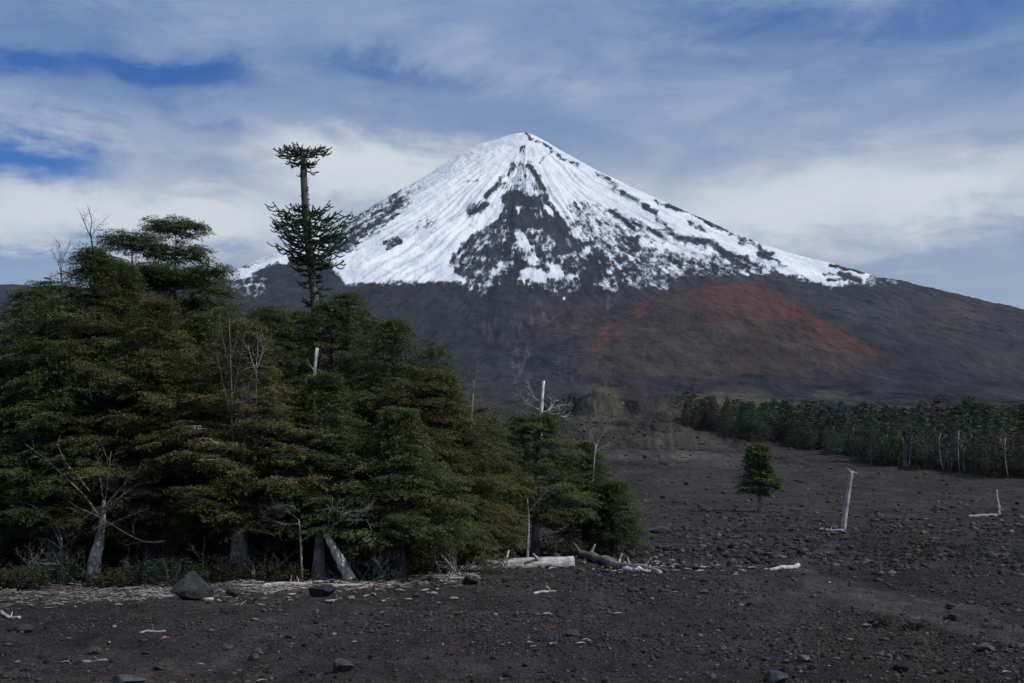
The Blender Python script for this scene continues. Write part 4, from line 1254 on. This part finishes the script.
def boulder(label, px, py, w, h, rng, col, group=None, shape=None, sub=4):
    g = ground_at(px, py)
    s = g[1] / F_PX
    V, F = ico(sub)
    V = V.copy()
    # facets: cut with random planes
    for k in range(13):
        nrm = norm(rng.normal(size=3) * np.array([1, 1, .8])); dd = rng.uniform(.55, .85)
        ex = V @ nrm - dd
        V = V - np.clip(ex, 0, None)[:, None] * nrm
    if shape == 'peak':
        V[:, :2] *= (1.0 - .62 * np.clip(V[:, 2:3], 0, 1))
        V[:, 0] += -.12 * np.clip(V[:, 2], 0, 1)
    V += .05 * np.stack([fbm(V[:, 0] * 3 + k * 9, V[:, 1] * 3 + V[:, 2] * 2, 3, 77 + k) for k in range(3)], 1)
    V[:, 2] -= V[:, 2].min()
    V *= np.array([w * s / np.ptp(V[:, 0]), w * s * .8 / np.ptp(V[:, 1]), h * s * 1.2 / np.ptp(V[:, 2])])
    V[:, 2] -= h * s * .2
    mb = MB(); mb.add(V, F, col)
    o = mb.build('boulder' if w * s > 1.0 else 'lava_stone', MAT_ROCK)
    o.location = tuple(g)
    tag(o, label, 'rock', group)
    return o


boulder('large pointed dark grey boulder in front of the wood at left', 196, 599, 42, 27, rg(500), (.048, .048, .054), None, 'peak', 5)
boulder('flat bluish grey slab of rock at the bottom border, left of centre', 126, 683, 34, 8, rg(501), (.075, .080, .095))
boulder('rounded dark boulder just right of the pointed one, half its size', 233, 596, 16, 8, rg(502), (.04, .038, .038))
boulder('dark lumpy boulder near the foot of the leaning dead trunk', 322, 596, 28, 11, rg(503), (.030, .030, .033))
boulder('grey rounded stone at the bottom, left of the middle', 342, 672, 22, 13, rg(504), (.070, .064, .062))
boulder('dark boulder at left on the gravel before the litter', 20, 632, 26, 8, rg(505), (.040, .039, .042))
boulder('grey stone with a flat top at the lower right of the gravel', 985, 652, 22, 9, rg(506), (.075, .072, .076))
boulder('bluish round stone at the bottom border, right of the middle', 776, 682, 22, 11, rg(507), (.060, .060, .072))
boulder('pale stone low on the gravel right of the middle', 804, 661, 13, 6, rg(508), (.13, .11, .10))
boulder('dark stone on the gravel below the white log', 470, 584, 16, 8, rg(509), (.032, .031, .032))
boulder('brown stone beside the track', 703, 594, 12, 5, rg(510), (.085, .055, .047))
boulder('grey boulder in the open ground behind the small clump', 658, 533, 24, 7, rg(511), (.055, .055, .058))
for i in range(56):
    r_ = rg(540 + i)
    py = r_.uniform(588, 690); px = r_.uniform(-30, 1054)
    w = (4 + 8 * r_.random() ** 2) * (1 + (py - 600) / 160)
    c = np.array([.042, .039, .039]) * r_.uniform(.65, 1.6)
    if r_.random() < .15:
        c = np.array([.080, .050, .043]) * r_.uniform(.7, 1.3)
    boulder('rough dark lava stone lying on the open gravel plain', px, py, w, w * r_.uniform(.35, .6), r_, c, 'loose lava stones scattered over the gravel', None, 3)


OCTA = (np.array([[1, 0, 0], [-1, 0, 0], [0, 1, 0], [0, -1, 0], [0, 0, 1], [0, 0, -1.]]), np.array([[0, 2, 4], [2, 1, 4], [1, 3, 4], [3, 0, 4], [2, 0, 5], [1, 2, 5], [3, 1, 5], [0, 3, 5]]))


def scatter_stones(name, n, dmin, dmax, smin, smax, seed, power=1.0, azr=.50, small=False):
    rng = rg(seed)
    V0, F0 = OCTA if small else ico(1)
    u = rng.random(n)
    d = 1 / (1 / dmin + (1 / dmax - 1 / dmin) * u ** power)
    a = rng.uniform(-azr, azr, n)
    x, y = d * np.sin(a), d * np.cos(a)
    cl = fbm(x / 6, y / 6, 3, seed + 1) + .6 * fbm(x / 1.7, y / 1.7, 2, seed + 2)
    ok = rng.random(n) < np.clip(.45 + 1.1 * cl, .08, 1)
    tpx, tpy = project(x, y, height(x, y))
    ok &= (rng.random(n) < .15) | (segdist(tpx, tpy, [(835, 545), (800, 562), (812, 580), (860, 596), (940, 612), (1060, 638)]) > np.interp(tpy, [540, 575, 640], [5, 9, 16])) | (y > 130)
    d, x, y = d[ok], x[ok], y[ok]; n = len(d)
    z = height(x, y)
    s = smin * (smax / smin) ** (rng.random(n) ** 2.6) * (d / 50) ** .6
    s = s * np.where(rng.random(n) < sstep(dmin, dmin * 1.5, d), 1, .45)
    J = V0[None] * rng.uniform(.62, 1.25, (n, len(V0), 1))
    J *= np.stack([rng.uniform(.7, 1.3, n), rng.uniform(.7, 1.3, n), rng.uniform(.4, .8, n)], 1)[:, None]
    V = J * s[:, None, None] * .5 + np.stack([x, y, z + s * .10], 1)[:, None]
    c = np.array([.042, .036, .035]) * rng.uniform(.3, 2.1, (n, 1)) ** 1.2
    k = rng.random(n)
    c = np.where(k[:, None] < .07, np.array([.078, .045, .038]) * rng.uniform(.6, 1.3, (n, 1)), c)
    c = np.where((k > .07)[:, None] & (k < .115)[:, None], np.array([.15, .14, .135]) * rng.uniform(.5, 1.4, (n, 1)), c)
    c = np.where((k > .115)[:, None] & (k < .16)[:, None], np.array([.050, .058, .068]) * rng.uniform(.6, 1.4, (n, 1)), c)
    mb = MB()
    F = (F0[None] + (np.arange(n) * len(V0))[:, None, None]).reshape(-1, 3)
    mb.add(V.reshape(-1, 3), F, np.repeat(c[:, None], len(V0), 1).reshape(-1, 3))
    o = mb.build(name, MAT_ROCK)
    o['kind'] = 'stuff'
    return o


scatter_stones('gravel', 60000, 13.5, 90, .05, .28, 600)
scatter_stones('cinders', 280000, 13.5, 120, .035, .15, 605, small=True)
scatter_stones('lava_rubble', 42000, 45, 520, .06, .50, 610)


scatter_stones('lava_blocks', 22000, 330, 1500, .12, .55, 620)


# ------------------------------------------------------------------ wood scraps and litter
def sliver(rng, L, w, col):
    mb = MB()
    P = curve((-L / 2, 0, 0), (L / 2, 0, 0), (0, rng.normal() * L * .12, abs(rng.normal()) * L * .06), 6, rng, L * .02)
    add_tube(mb, P, w * np.array([.35, .9, 1, .85, .6, .15]), 6, col, rng, .2)
    return mb


protos = []
r_ = rg(700)
for k in range(8):
    protos.append((sliver(r_, 1.0, r_.uniform(.07, .13), (.40, .38, .36)), k))
scraps = []
for i in range(165):
    if i >= 120:
        px = r_.normal() * 24 + 645; py = 569 + r_.normal() * 4.5
    elif i >= 110:
        px = r_.uniform(500, 590); py = 648 - (px - 500) * .06 + r_.normal() * 1.5
    elif i < 30:
        px = r_.uniform(600, 770); py = 571 + (px - 640) * .005 + r_.normal() * 3
    elif i < 75:
        px = r_.uniform(190, 480) if i > 50 else r_.uniform(-20, 400); py = r_.uniform(584, 606)
    else:
        px = r_.uniform(-20, 1044); py = 520 + 165 * r_.random() ** .8
        if px < 480: py = max(py, 600)
    g = ground_at(px, py)
    L = r_.uniform(3.5, 11) * (.6 if py < 560 else 1) * g[1] / F_PX
    if i < 8:
        o = protos[i][0].build('wood_scrap', MAT_DEAD, None, True); me = o.data
        scraps.append(o)
    else:
        o = scraps[i % 8].copy(); COL.objects.link(o)
    tag(o, 'small bleached white scrap of wood lying loose on the dark gravel', 'driftwood', 'bleached wood scraps scattered over the gravel')
    o.location = (g[0], g[1], g[2] + .03 + L * .04); o.rotation_euler = (0, r_.normal() * .08, r_.normal() * .6)
    o.scale = (L, L * r_.uniform(.8, 2.0), L * r_.uniform(.7, 1.3))


def litter():
    rng = rg(720)
    n = 3600
    px = rng.uniform(-60, 480, n)
    line = np.interp(px, [-60, 60, 200, 300, 400, 470], [592, 594, 588, 584, 577, 571])
    py = line + rng.normal(size=n) * 5.5 - 1.5
    d = EYE * F_PX / (py - 480)
    x = (px - 512) / F_PX * d
    ok = fbm(x / 2.2, d / 1.2, 3, 721) + .3 * rng.normal(size=n) > -.15
    x, d = x[ok], d[ok]; n = len(x)
    z = height(x, d)
    L = rng.uniform(.10, .55, n) ; a = rng.normal(size=n) * .8
    w = rng.uniform(.012, .035, n)
    c = np.stack([x, d, z + rng.uniform(.01, .07, n)], 1)
    ax = np.stack([np.cos(a), np.sin(a), rng.normal(size=n) * .15], 1) * (L / 2)[:, None]
    bx = np.stack([-np.sin(a), np.cos(a), a * 0], 1) * w[:, None]; up = np.stack([a * 0, a * 0, w * 1.2], 1)
    V = np.stack([c - ax - bx, c - ax + bx, c - ax + up, c + ax - bx * .6, c + ax + bx * .6, c + ax + up * .7], 1)
    f4 = np.array([[0, 3, 5, 2], [1, 2, 5, 4], [0, 1, 4, 3]])
    F = (f4[None] + (np.arange(n) * 6)[:, None, None]).reshape(-1, 4)
    col = np.array([.19, .168, .155]) * rng.uniform(.35, 1.6, (n, 1)) * (1 + .7 * sstep(200, 330, px[ok]))[:, None]
    mb = MB(); mb.add(V.reshape(-1, 3), F, np.repeat(col[:, None], 6, 1).reshape(-1, 3))
    o = mb.build('wood_litter', MAT_DEAD); o['kind'] = 'stuff'


litter()


# ------------------------------------------------------------------ undergrowth
def shrub(label, px, py, w, h, rng, col, leaf=.09, group=None, k=18, d=None):
    g = ground_at(px, py) if d is None else np.array(spot(px, d))
    s = g[1] / F_PX
    root = thing('shrub', label, 'shrub', tuple(g), 0, group)
    st = MB(); fo = MB()
    n = int(np.clip(w * h * .22, 30, 190))
    Ps, Ds, Ls, Ts = [], [], [], []
    for i in range(n):
        a = rng.random() * 6.28; q = rng.random()
        rr = rng.random() ** .6 * w * s * .5
        top = np.array([math.cos(a) * rr, math.sin(a) * rr * .8, h * s * (.15 + .75 * q) * (1 - .5 * (rr / (w * s * .5)) ** 2)])
        if i % 4 == 0:
            add_tube(st, curve((top[0] * .2, top[1] * .2, -.05), top, (0, 0, -.03), 4, rng, .02), [.02, .015, .01, .005], 4, (.10, .09, .08))
        Ps.append(top); Ds.append(norm(np.array([math.cos(a), math.sin(a), rng.normal() * .25 + .15]))); Ls.append(min(w, h) * s * rng.uniform(.25, .45)); Ts.append(np.array(col) * rng.uniform(.65, 1.35))
    leaves(fo, np.array(Ps), np.array(Ds), np.array(Ls), np.array(Ts), k, leaf, rng, .5, .12, .10, .5)
    st.build('stem', MAT_BARK, root); fo.build('foliage', MAT_LEAF, root)


SH = [(20, 588, 50, 24, 'low dark green shrub at the far left foot of the wood'), (118, 588, 50, 22, 'dark shrub behind the litter right of the grey dead trunk'), (172, 586, 62, 32, 'wide spreading dark green shrub just behind the pointed boulder'),
      (282, 582, 40, 24, 'small shrub between the two pale trunks at the front'), (366, 578, 40, 34, 'brownish shrub right behind the leaning dead trunk'), (406, 577, 56, 34, 'olive shrub behind the tangled white stump'),
      (440, 566, 50, 34, 'leafy shrub under the tree with orange leaves'), (486, 557, 44, 24, 'dark shrub behind the left end of the white log'), (60, 584, 40, 26, 'dark shrub between the two dead trees at left'), (222, 583, 44, 30, 'shaded shrub left of the olive tree trunk'),
      (325, 577, 40, 30, 'shaded shrub in the hollow beneath the conical tree'), (560, 556, 46, 26, 'shrub under the dark tree of the small clump'), (610, 549, 44, 22, 'low shrub at the gravel edge under the last tree'), (-20, 590, 50, 26, 'shrub just outside the left border of the wood')]
for i, (px, py, w, h, lab) in enumerate(SH):
    shrub(lab, px, py, w, h, rg(750 + i), [(.045, .068, .030), (.060, .064, .030), (.040, .062, .034), (.078, .066, .030)][i % 4 if i not in (4, 5) else 3])
for i in range(28):
    r_ = rg(1780 + i)
    shrub('dim leafy bush in the deep shade inside the wood', r_.uniform(-30, 470), 0, r_.uniform(60, 100), r_.uniform(60, 95), r_, (.062, .090, .042), .12, 'bushes in the shade under the trees', 20, r_.uniform(51, 62))
shrub('blackish green cushion plant on the gravel, left one of the pair by the track', 880, 628, 18, 13, rg(800), (.018, .026, .014), .05)
shrub('blackish green flat cushion plant on the gravel, right one of the pair by the track', 914, 630, 26, 8, rg(801), (.018, .026, .014), .05)
shrub('pale green grass tuft at the left on the litter edge', 36, 602, 22, 7, rg(802), (.075, .090, .035), .05)
shrub('olive grass tuft on the gravel right of the boulder', 252, 603, 20, 9, rg(803), (.090, .078, .034), .05)
shrub('dull green grass tuft below the boulder', 136, 607, 24, 6, rg(804), (.060, .072, .034), .05)

for lab, px, py, w, col in (('tiny red and white scrap lying on the gravel at left', 166, 638, 7, (.45, .05, .05)), ('tiny orange red scrap on the middle gravel', 552, 627, 6, (.35, .07, .03))):
    g = ground_at(px, py); s = g[1] / F_PX * w
    mb = MB(); r_ = rg(int(px))
    n = 7
    gx, gy = np.meshgrid(np.linspace(-.5, .5, n), np.linspace(-.4, .4, n))
    gz = .16 * fbm(gx * 4 + px, gy * 4, 3, 5) + .14
    Vv = np.stack([gx, gy, gz], -1).reshape(-1, 3) * s
    ii = np.arange(n * n).reshape(n, n)
    Q = np.stack([ii[:-1, :-1], ii[:-1, 1:], ii[1:, 1:], ii[1:, :-1]], -1).reshape(-1, 4)
    low = Vv - np.array([0, 0, .02 * 1]); ring = np.concatenate([ii[0, :], ii[1:, -1], ii[-1, -2::-1], ii[-2:0:-1, 0]])
    cc = np.where((gx.reshape(-1, 1) < -.1) & (px < 300), np.array([[.55, .5, .48]]), np.array([col]))
    mb.add(np.concatenate([Vv, low]), np.concatenate([Q, Q[:, ::-1] + n * n, np.stack([ring, np.roll(ring, -1), np.roll(ring, -1) + n * n, ring + n * n], 1)]), np.concatenate([cc, cc]))
    o = mb.build('scrap', MAT_ROCK); o.location = tuple(g); tag(o, lab, 'litter')


# ------------------------------------------------------------------ the distant wood on the right
def far_proto(k, n=115, kk=15, lf=.044):
    rng = rg(820 + k)
    h = 1.0
    wood = MB(); cr = MB()
    pale = k % 2 == 0
    add_tube(wood, curve((0, 0, -.03), (rng.normal() * .03, rng.normal() * .03, .93), rng.normal(size=3) * .015, 6), np.linspace(.020, .005, 6), 5, (.16, .15, .14) if pale else (.06, .055, .05))
    rmax = rng.uniform(.17, .32); low = rng.uniform(.06, .30); hue = np.array([rng.uniform(.7, 1.5), rng.uniform(.7, 1.2), rng.uniform(.7, 1.2)])
    Ps, Ds, Ls, Ts = [], [], [], []
    for i in range(n):
        q = (i + rng.random()) / n
        t_ = low + (1 - low) * q
        pr = rmax * (min(1, .5 + q * 2.5) * (1 - q ** 2.4) + .06) * (1 + .25 * math.sin(q * 19 + k))
        a = i * 2.399
        rr = pr * rng.uniform(.15, .75)
        Ps.append([math.cos(a) * rr, math.sin(a) * rr, t_]); Ds.append(norm(np.array([math.cos(a), math.sin(a), rng.normal() * .2]))); Ls.append(pr * rng.uniform(.5, .9) + .03); Ts.append(np.array([.060, .088, .052]) * hue * rng.uniform(.45, 1.6))
        if i % 6 == 0:
            Ps.append([math.cos(a) * rmax * .5, math.sin(a) * rmax * .5, rng.uniform(.0, .12)]); Ds.append(Ds[-1]); Ls.append(rmax * .8); Ts.append(np.array([.045, .062, .040]) * hue * rng.uniform(.4, 1.3))
            add_tube(wood, [[0, 0, t_ - .02], Ps[-2]], [.006, .003], 3, (.15, .14, .13))
    leaves(cr, np.array(Ps), np.array(Ds), np.array(Ls), np.array(Ts), kk, lf, rng, .6, .1, .14, .5)
    return wood, cr


FORE = []
for k in range(14):
    w_, c_ = far_proto(k)
    root = thing('forest_tree', 'dark evergreen in the dense distant wood on the right of the plain', 'tree', (0, 0, 0), 0, 'evergreens of the distant wood')
    w_.build('trunk', MAT_BARK, root); c_.build('crown', MAT_LEAF, root)
    FORE.append(root)


def forest_front(px):
    return np.interp(px, [680, 700, 730, 760, 800, 850, 900, 960, 1024, 1200, 1500], [424, 430, 436, 444, 452, 459, 466, 472, 476, 482, 485])


r_ = rg(860)
n_ = 40000
dd_ = 240 * (1500 / 240) ** (r_.random(n_) ** 1.3); aa_ = np.arctan((r_.uniform(684, 1240, n_) - 512) / F_PX)
fx, fy = dd_ * np.sin(aa_), dd_ * np.cos(aa_)
fz = height(fx, fy); fpx, fpy = project(fx, fy, fz)
ok_ = (fpy < forest_front(fpx) + 6 * fbm(fx / 60, fy / 60, 3, 861) - 1 + 6 * (r_.random(n_) < .012)) & (fpy > 404) & ((fpx > 790) | (fpy > 412 + (790 - fpx) * .06))
taken = []
cell = {}
for xx, yy, zz in sorted(zip(fx[ok_], fy[ok_], fz[ok_]), key=lambda g: g[1]):
    c_ = (int(xx // 4.2), int(yy // 4.2))
    if all(c not in cell for c in ((c_[0] + i, c_[1] + j) for i in (-1, 0, 1) for j in (-1, 0, 1)) if c == c_) and len(taken) < 4200:
        cell[c_] = 1
        taken.append(np.array([xx, yy, zz]))
def edge_key(g):
    px_, py_ = project(g[0], g[1], g[2])
    return float(forest_front(px_) - py_) + .012 * g[1] + (0 if px_ < 1060 else 60)


taken.sort(key=edge_key)
near_f, rest = taken[:290], taken[290:]
for i, g in enumerate(near_f):
    o = FORE[i] if i < len(FORE) else copy_tree(FORE[r_.integers(0, len(FORE))])
    h = (r_.uniform(5.0, 9.5) if r_.random() < .75 else r_.uniform(9, 13.5)) * (1 + .35 * float(fbm(np.array([g[0] / 30]), np.array([g[1] / 60]), 2, 862)[0]))
    o.location = tuple(g); o.rotation_euler = (0, 0, r_.random() * 6.28); o.scale = (h * r_.uniform(.85, 1.25), h * r_.uniform(.85, 1.25), h)
def far_snag(rng):
    mb = MB()
    add_tube(mb, curve((0, 0, -.03), (rng.normal() * .06, 0, 1), rng.normal(size=3) * .03, 6), np.linspace(.012, .006, 6), 5, (.36, .35, .33))
    for k in range(4):
        z = rng.uniform(.5, .95); a = rng.random() * 6.28
        add_tube(mb, [(0, 0, z), (math.cos(a) * .12, math.sin(a) * .12, z + .08)], [.008, .003], 3, (.33, .32, .30))
    return mb


snags = []
for i in range(44):
    g = near_f[min(int(r_.random() ** 1.5 * 290), len(near_f) - 1)]
    if i < 5:
        o = far_snag(r_).build('dead_tree', MAT_DEAD)
        snags.append(o)
    else:
        o = snags[i % 5].copy(); COL.objects.link(o)
    tag(o, 'thin pale dead stem standing among the evergreens of the distant wood', 'dead tree', 'dead stems in the distant wood')
    h = r_.uniform(4.5, 10)
    gx, gy = g[0] + r_.normal() * 2, g[1] - r_.uniform(.8, 2.5)
    o.location = (gx, gy, ground_z(gx, gy)); o.rotation_euler = (r_.normal() * .05, r_.normal() * .08, r_.random() * 6.28); o.scale = (h * 1.1, h * 1.1, h)
# the rest of it, further up the slope, reads as one mass
mass = MB(); r2 = rg(870)
base = [(np.concatenate(c.v), np.concatenate(c.c), c.f) for c in [far_proto(30 + k, 44, 9, .078)[1] for k in range(6)]]
for xx, yy, zz in rest:
    V, C, Fs = base[r2.integers(0, 6)]
    an = r2.random() * 6.28; h = r2.uniform(6, 11) if r2.random() < .8 else r2.uniform(10, 15); h *= 1 + .4 * float(fbm(np.array([xx / 30]), np.array([yy / 60]), 2, 862)[0]); wdt = h * r2.uniform(.9, 1.5)
    sel = slice(None)
    M = np.array([[math.cos(an) * wdt, -math.sin(an) * wdt, 0], [math.sin(an) * wdt, math.cos(an) * wdt, 0], [0, 0, h]])
    mass.add(V @ M.T + np.array([xx, yy, zz]), Fs[0], C * r2.uniform(.7, 1.25))
o = mass.build('distant_wood', MAT_LEAF); o['kind'] = 'stuff'

# low scrub and moss over the plain
def scrub(name, n, seed, dmin, dmax, size, leaf, col, cond):
    rng = rg(seed)
    u = rng.random(n)
    d = 1 / (1 / dmin + (1 / dmax - 1 / dmin) * u)
    a = rng.uniform(-.50, .50, n)
    x, y = d * np.sin(a), d * np.cos(a)
    z = height(x, y)
    px, py = project(x, y, z)
    ok = cond(x, y, px, py, rng)
    x, y, z = x[ok], y[ok], z[ok]; n = len(x)
    k = 4
    s = size[0] * (size[1] / size[0]) ** (rng.random((n, 1)) ** 2)
    P = np.stack([x, y, z], 1)[:, None] + rng.normal(size=(n, k, 3)) * np.array([.4, .4, .12]) * s[..., None] + np.array([0, 0, .22]) * s[..., None]
    D = norm(rng.normal(size=(n * k, 3)) * np.array([1, 1, .4]))
    L = np.repeat(s, k, 1).ravel() * rng.uniform(.5, 1.0, n * k)
    T = np.repeat(np.array(col)[None] * rng.uniform(.6, 1.4, (n, 1)), k, 0)
    mb = MB()
    leaves(mb, P.reshape(-1, 3), D, L, T, 7, leaf, rng, .6, .2, .2, .6)
    o = mb.build(name, MAT_LEAF); o['kind'] = 'stuff'


scrub('moss', 4200, 880, 15, 62, (.06, .22), .035, (.024, .031, .016), lambda x, y, px, py, rng: (fbm(x / 5, y / 5, 3, 881) + .25 * rng.normal(size=len(x)) + .5 * sstep(620, 860, px) * sstep(560, 640, py) > .28) & (px > 380))
scrub('scrub', 6500, 885, 62, 420, (.15, .75), .12, (.026, .032, .021), lambda x, y, px, py, rng: (fbm(x / 26, y / 20, 4, 886) + .25 * rng.normal(size=len(x)) + .35 * sstep(800, 950, px) > .15) & (px > 560))
scrub('outcrop_scrub', 90000, 895, 820, 980, (1.0, 4.0), .9, (.030, .040, .027), lambda x, y, px, py, rng: (np.abs(px - 567) < 22) & (fbm(x / 9, y / 9, 3, 896) > .05) & (rng.random(len(x)) < .25))
scrub('hillside_scrub', 4200, 890, 420, 2600, (.8, 4.2), .9, (.026, .034, .024), lambda x, y, px, py, rng: (fbm(x / 110, y / 110, 4, 891) + .25 * rng.normal(size=len(x)) + .5 * (np.abs(px - 566) < 26) * (py > 352) > .18))


# ------------------------------------------------------------------ the air between here and the mountain
def haze(density):
    mb = MB()
    xs, ys, z0, z1 = 16500, 16500, -4.0, VZ + 60
    V = [(-xs, -ys, z0), (xs, -ys, z0), (xs, ys, z0), (-xs, ys, z0), (-xs, -ys, z1), (xs, -ys, z1), (xs, ys, z1), (-xs, ys, z1)]
    mb.add(V, [[3, 2, 1, 0], [4, 5, 6, 7], [0, 1, 5, 4], [1, 2, 6, 5], [2, 3, 7, 6], [3, 0, 4, 7]])
    m, t = new_mat('thin_air')
    v = t.node('ShaderNodeVolumePrincipled')
    v.inputs['Color'].default_value = (.72, .82, 1.0, 1)
    v.inputs['Density'].default_value = density
    v.inputs['Anisotropy'].default_value = .2
    o = t.node('ShaderNodeOutputMaterial')
    t.t.links.new(v.outputs[0], o.inputs['Volume'])
    ob = mb.build('haze', m)
    ob['kind'] = 'stuff'


haze(1.6e-5)
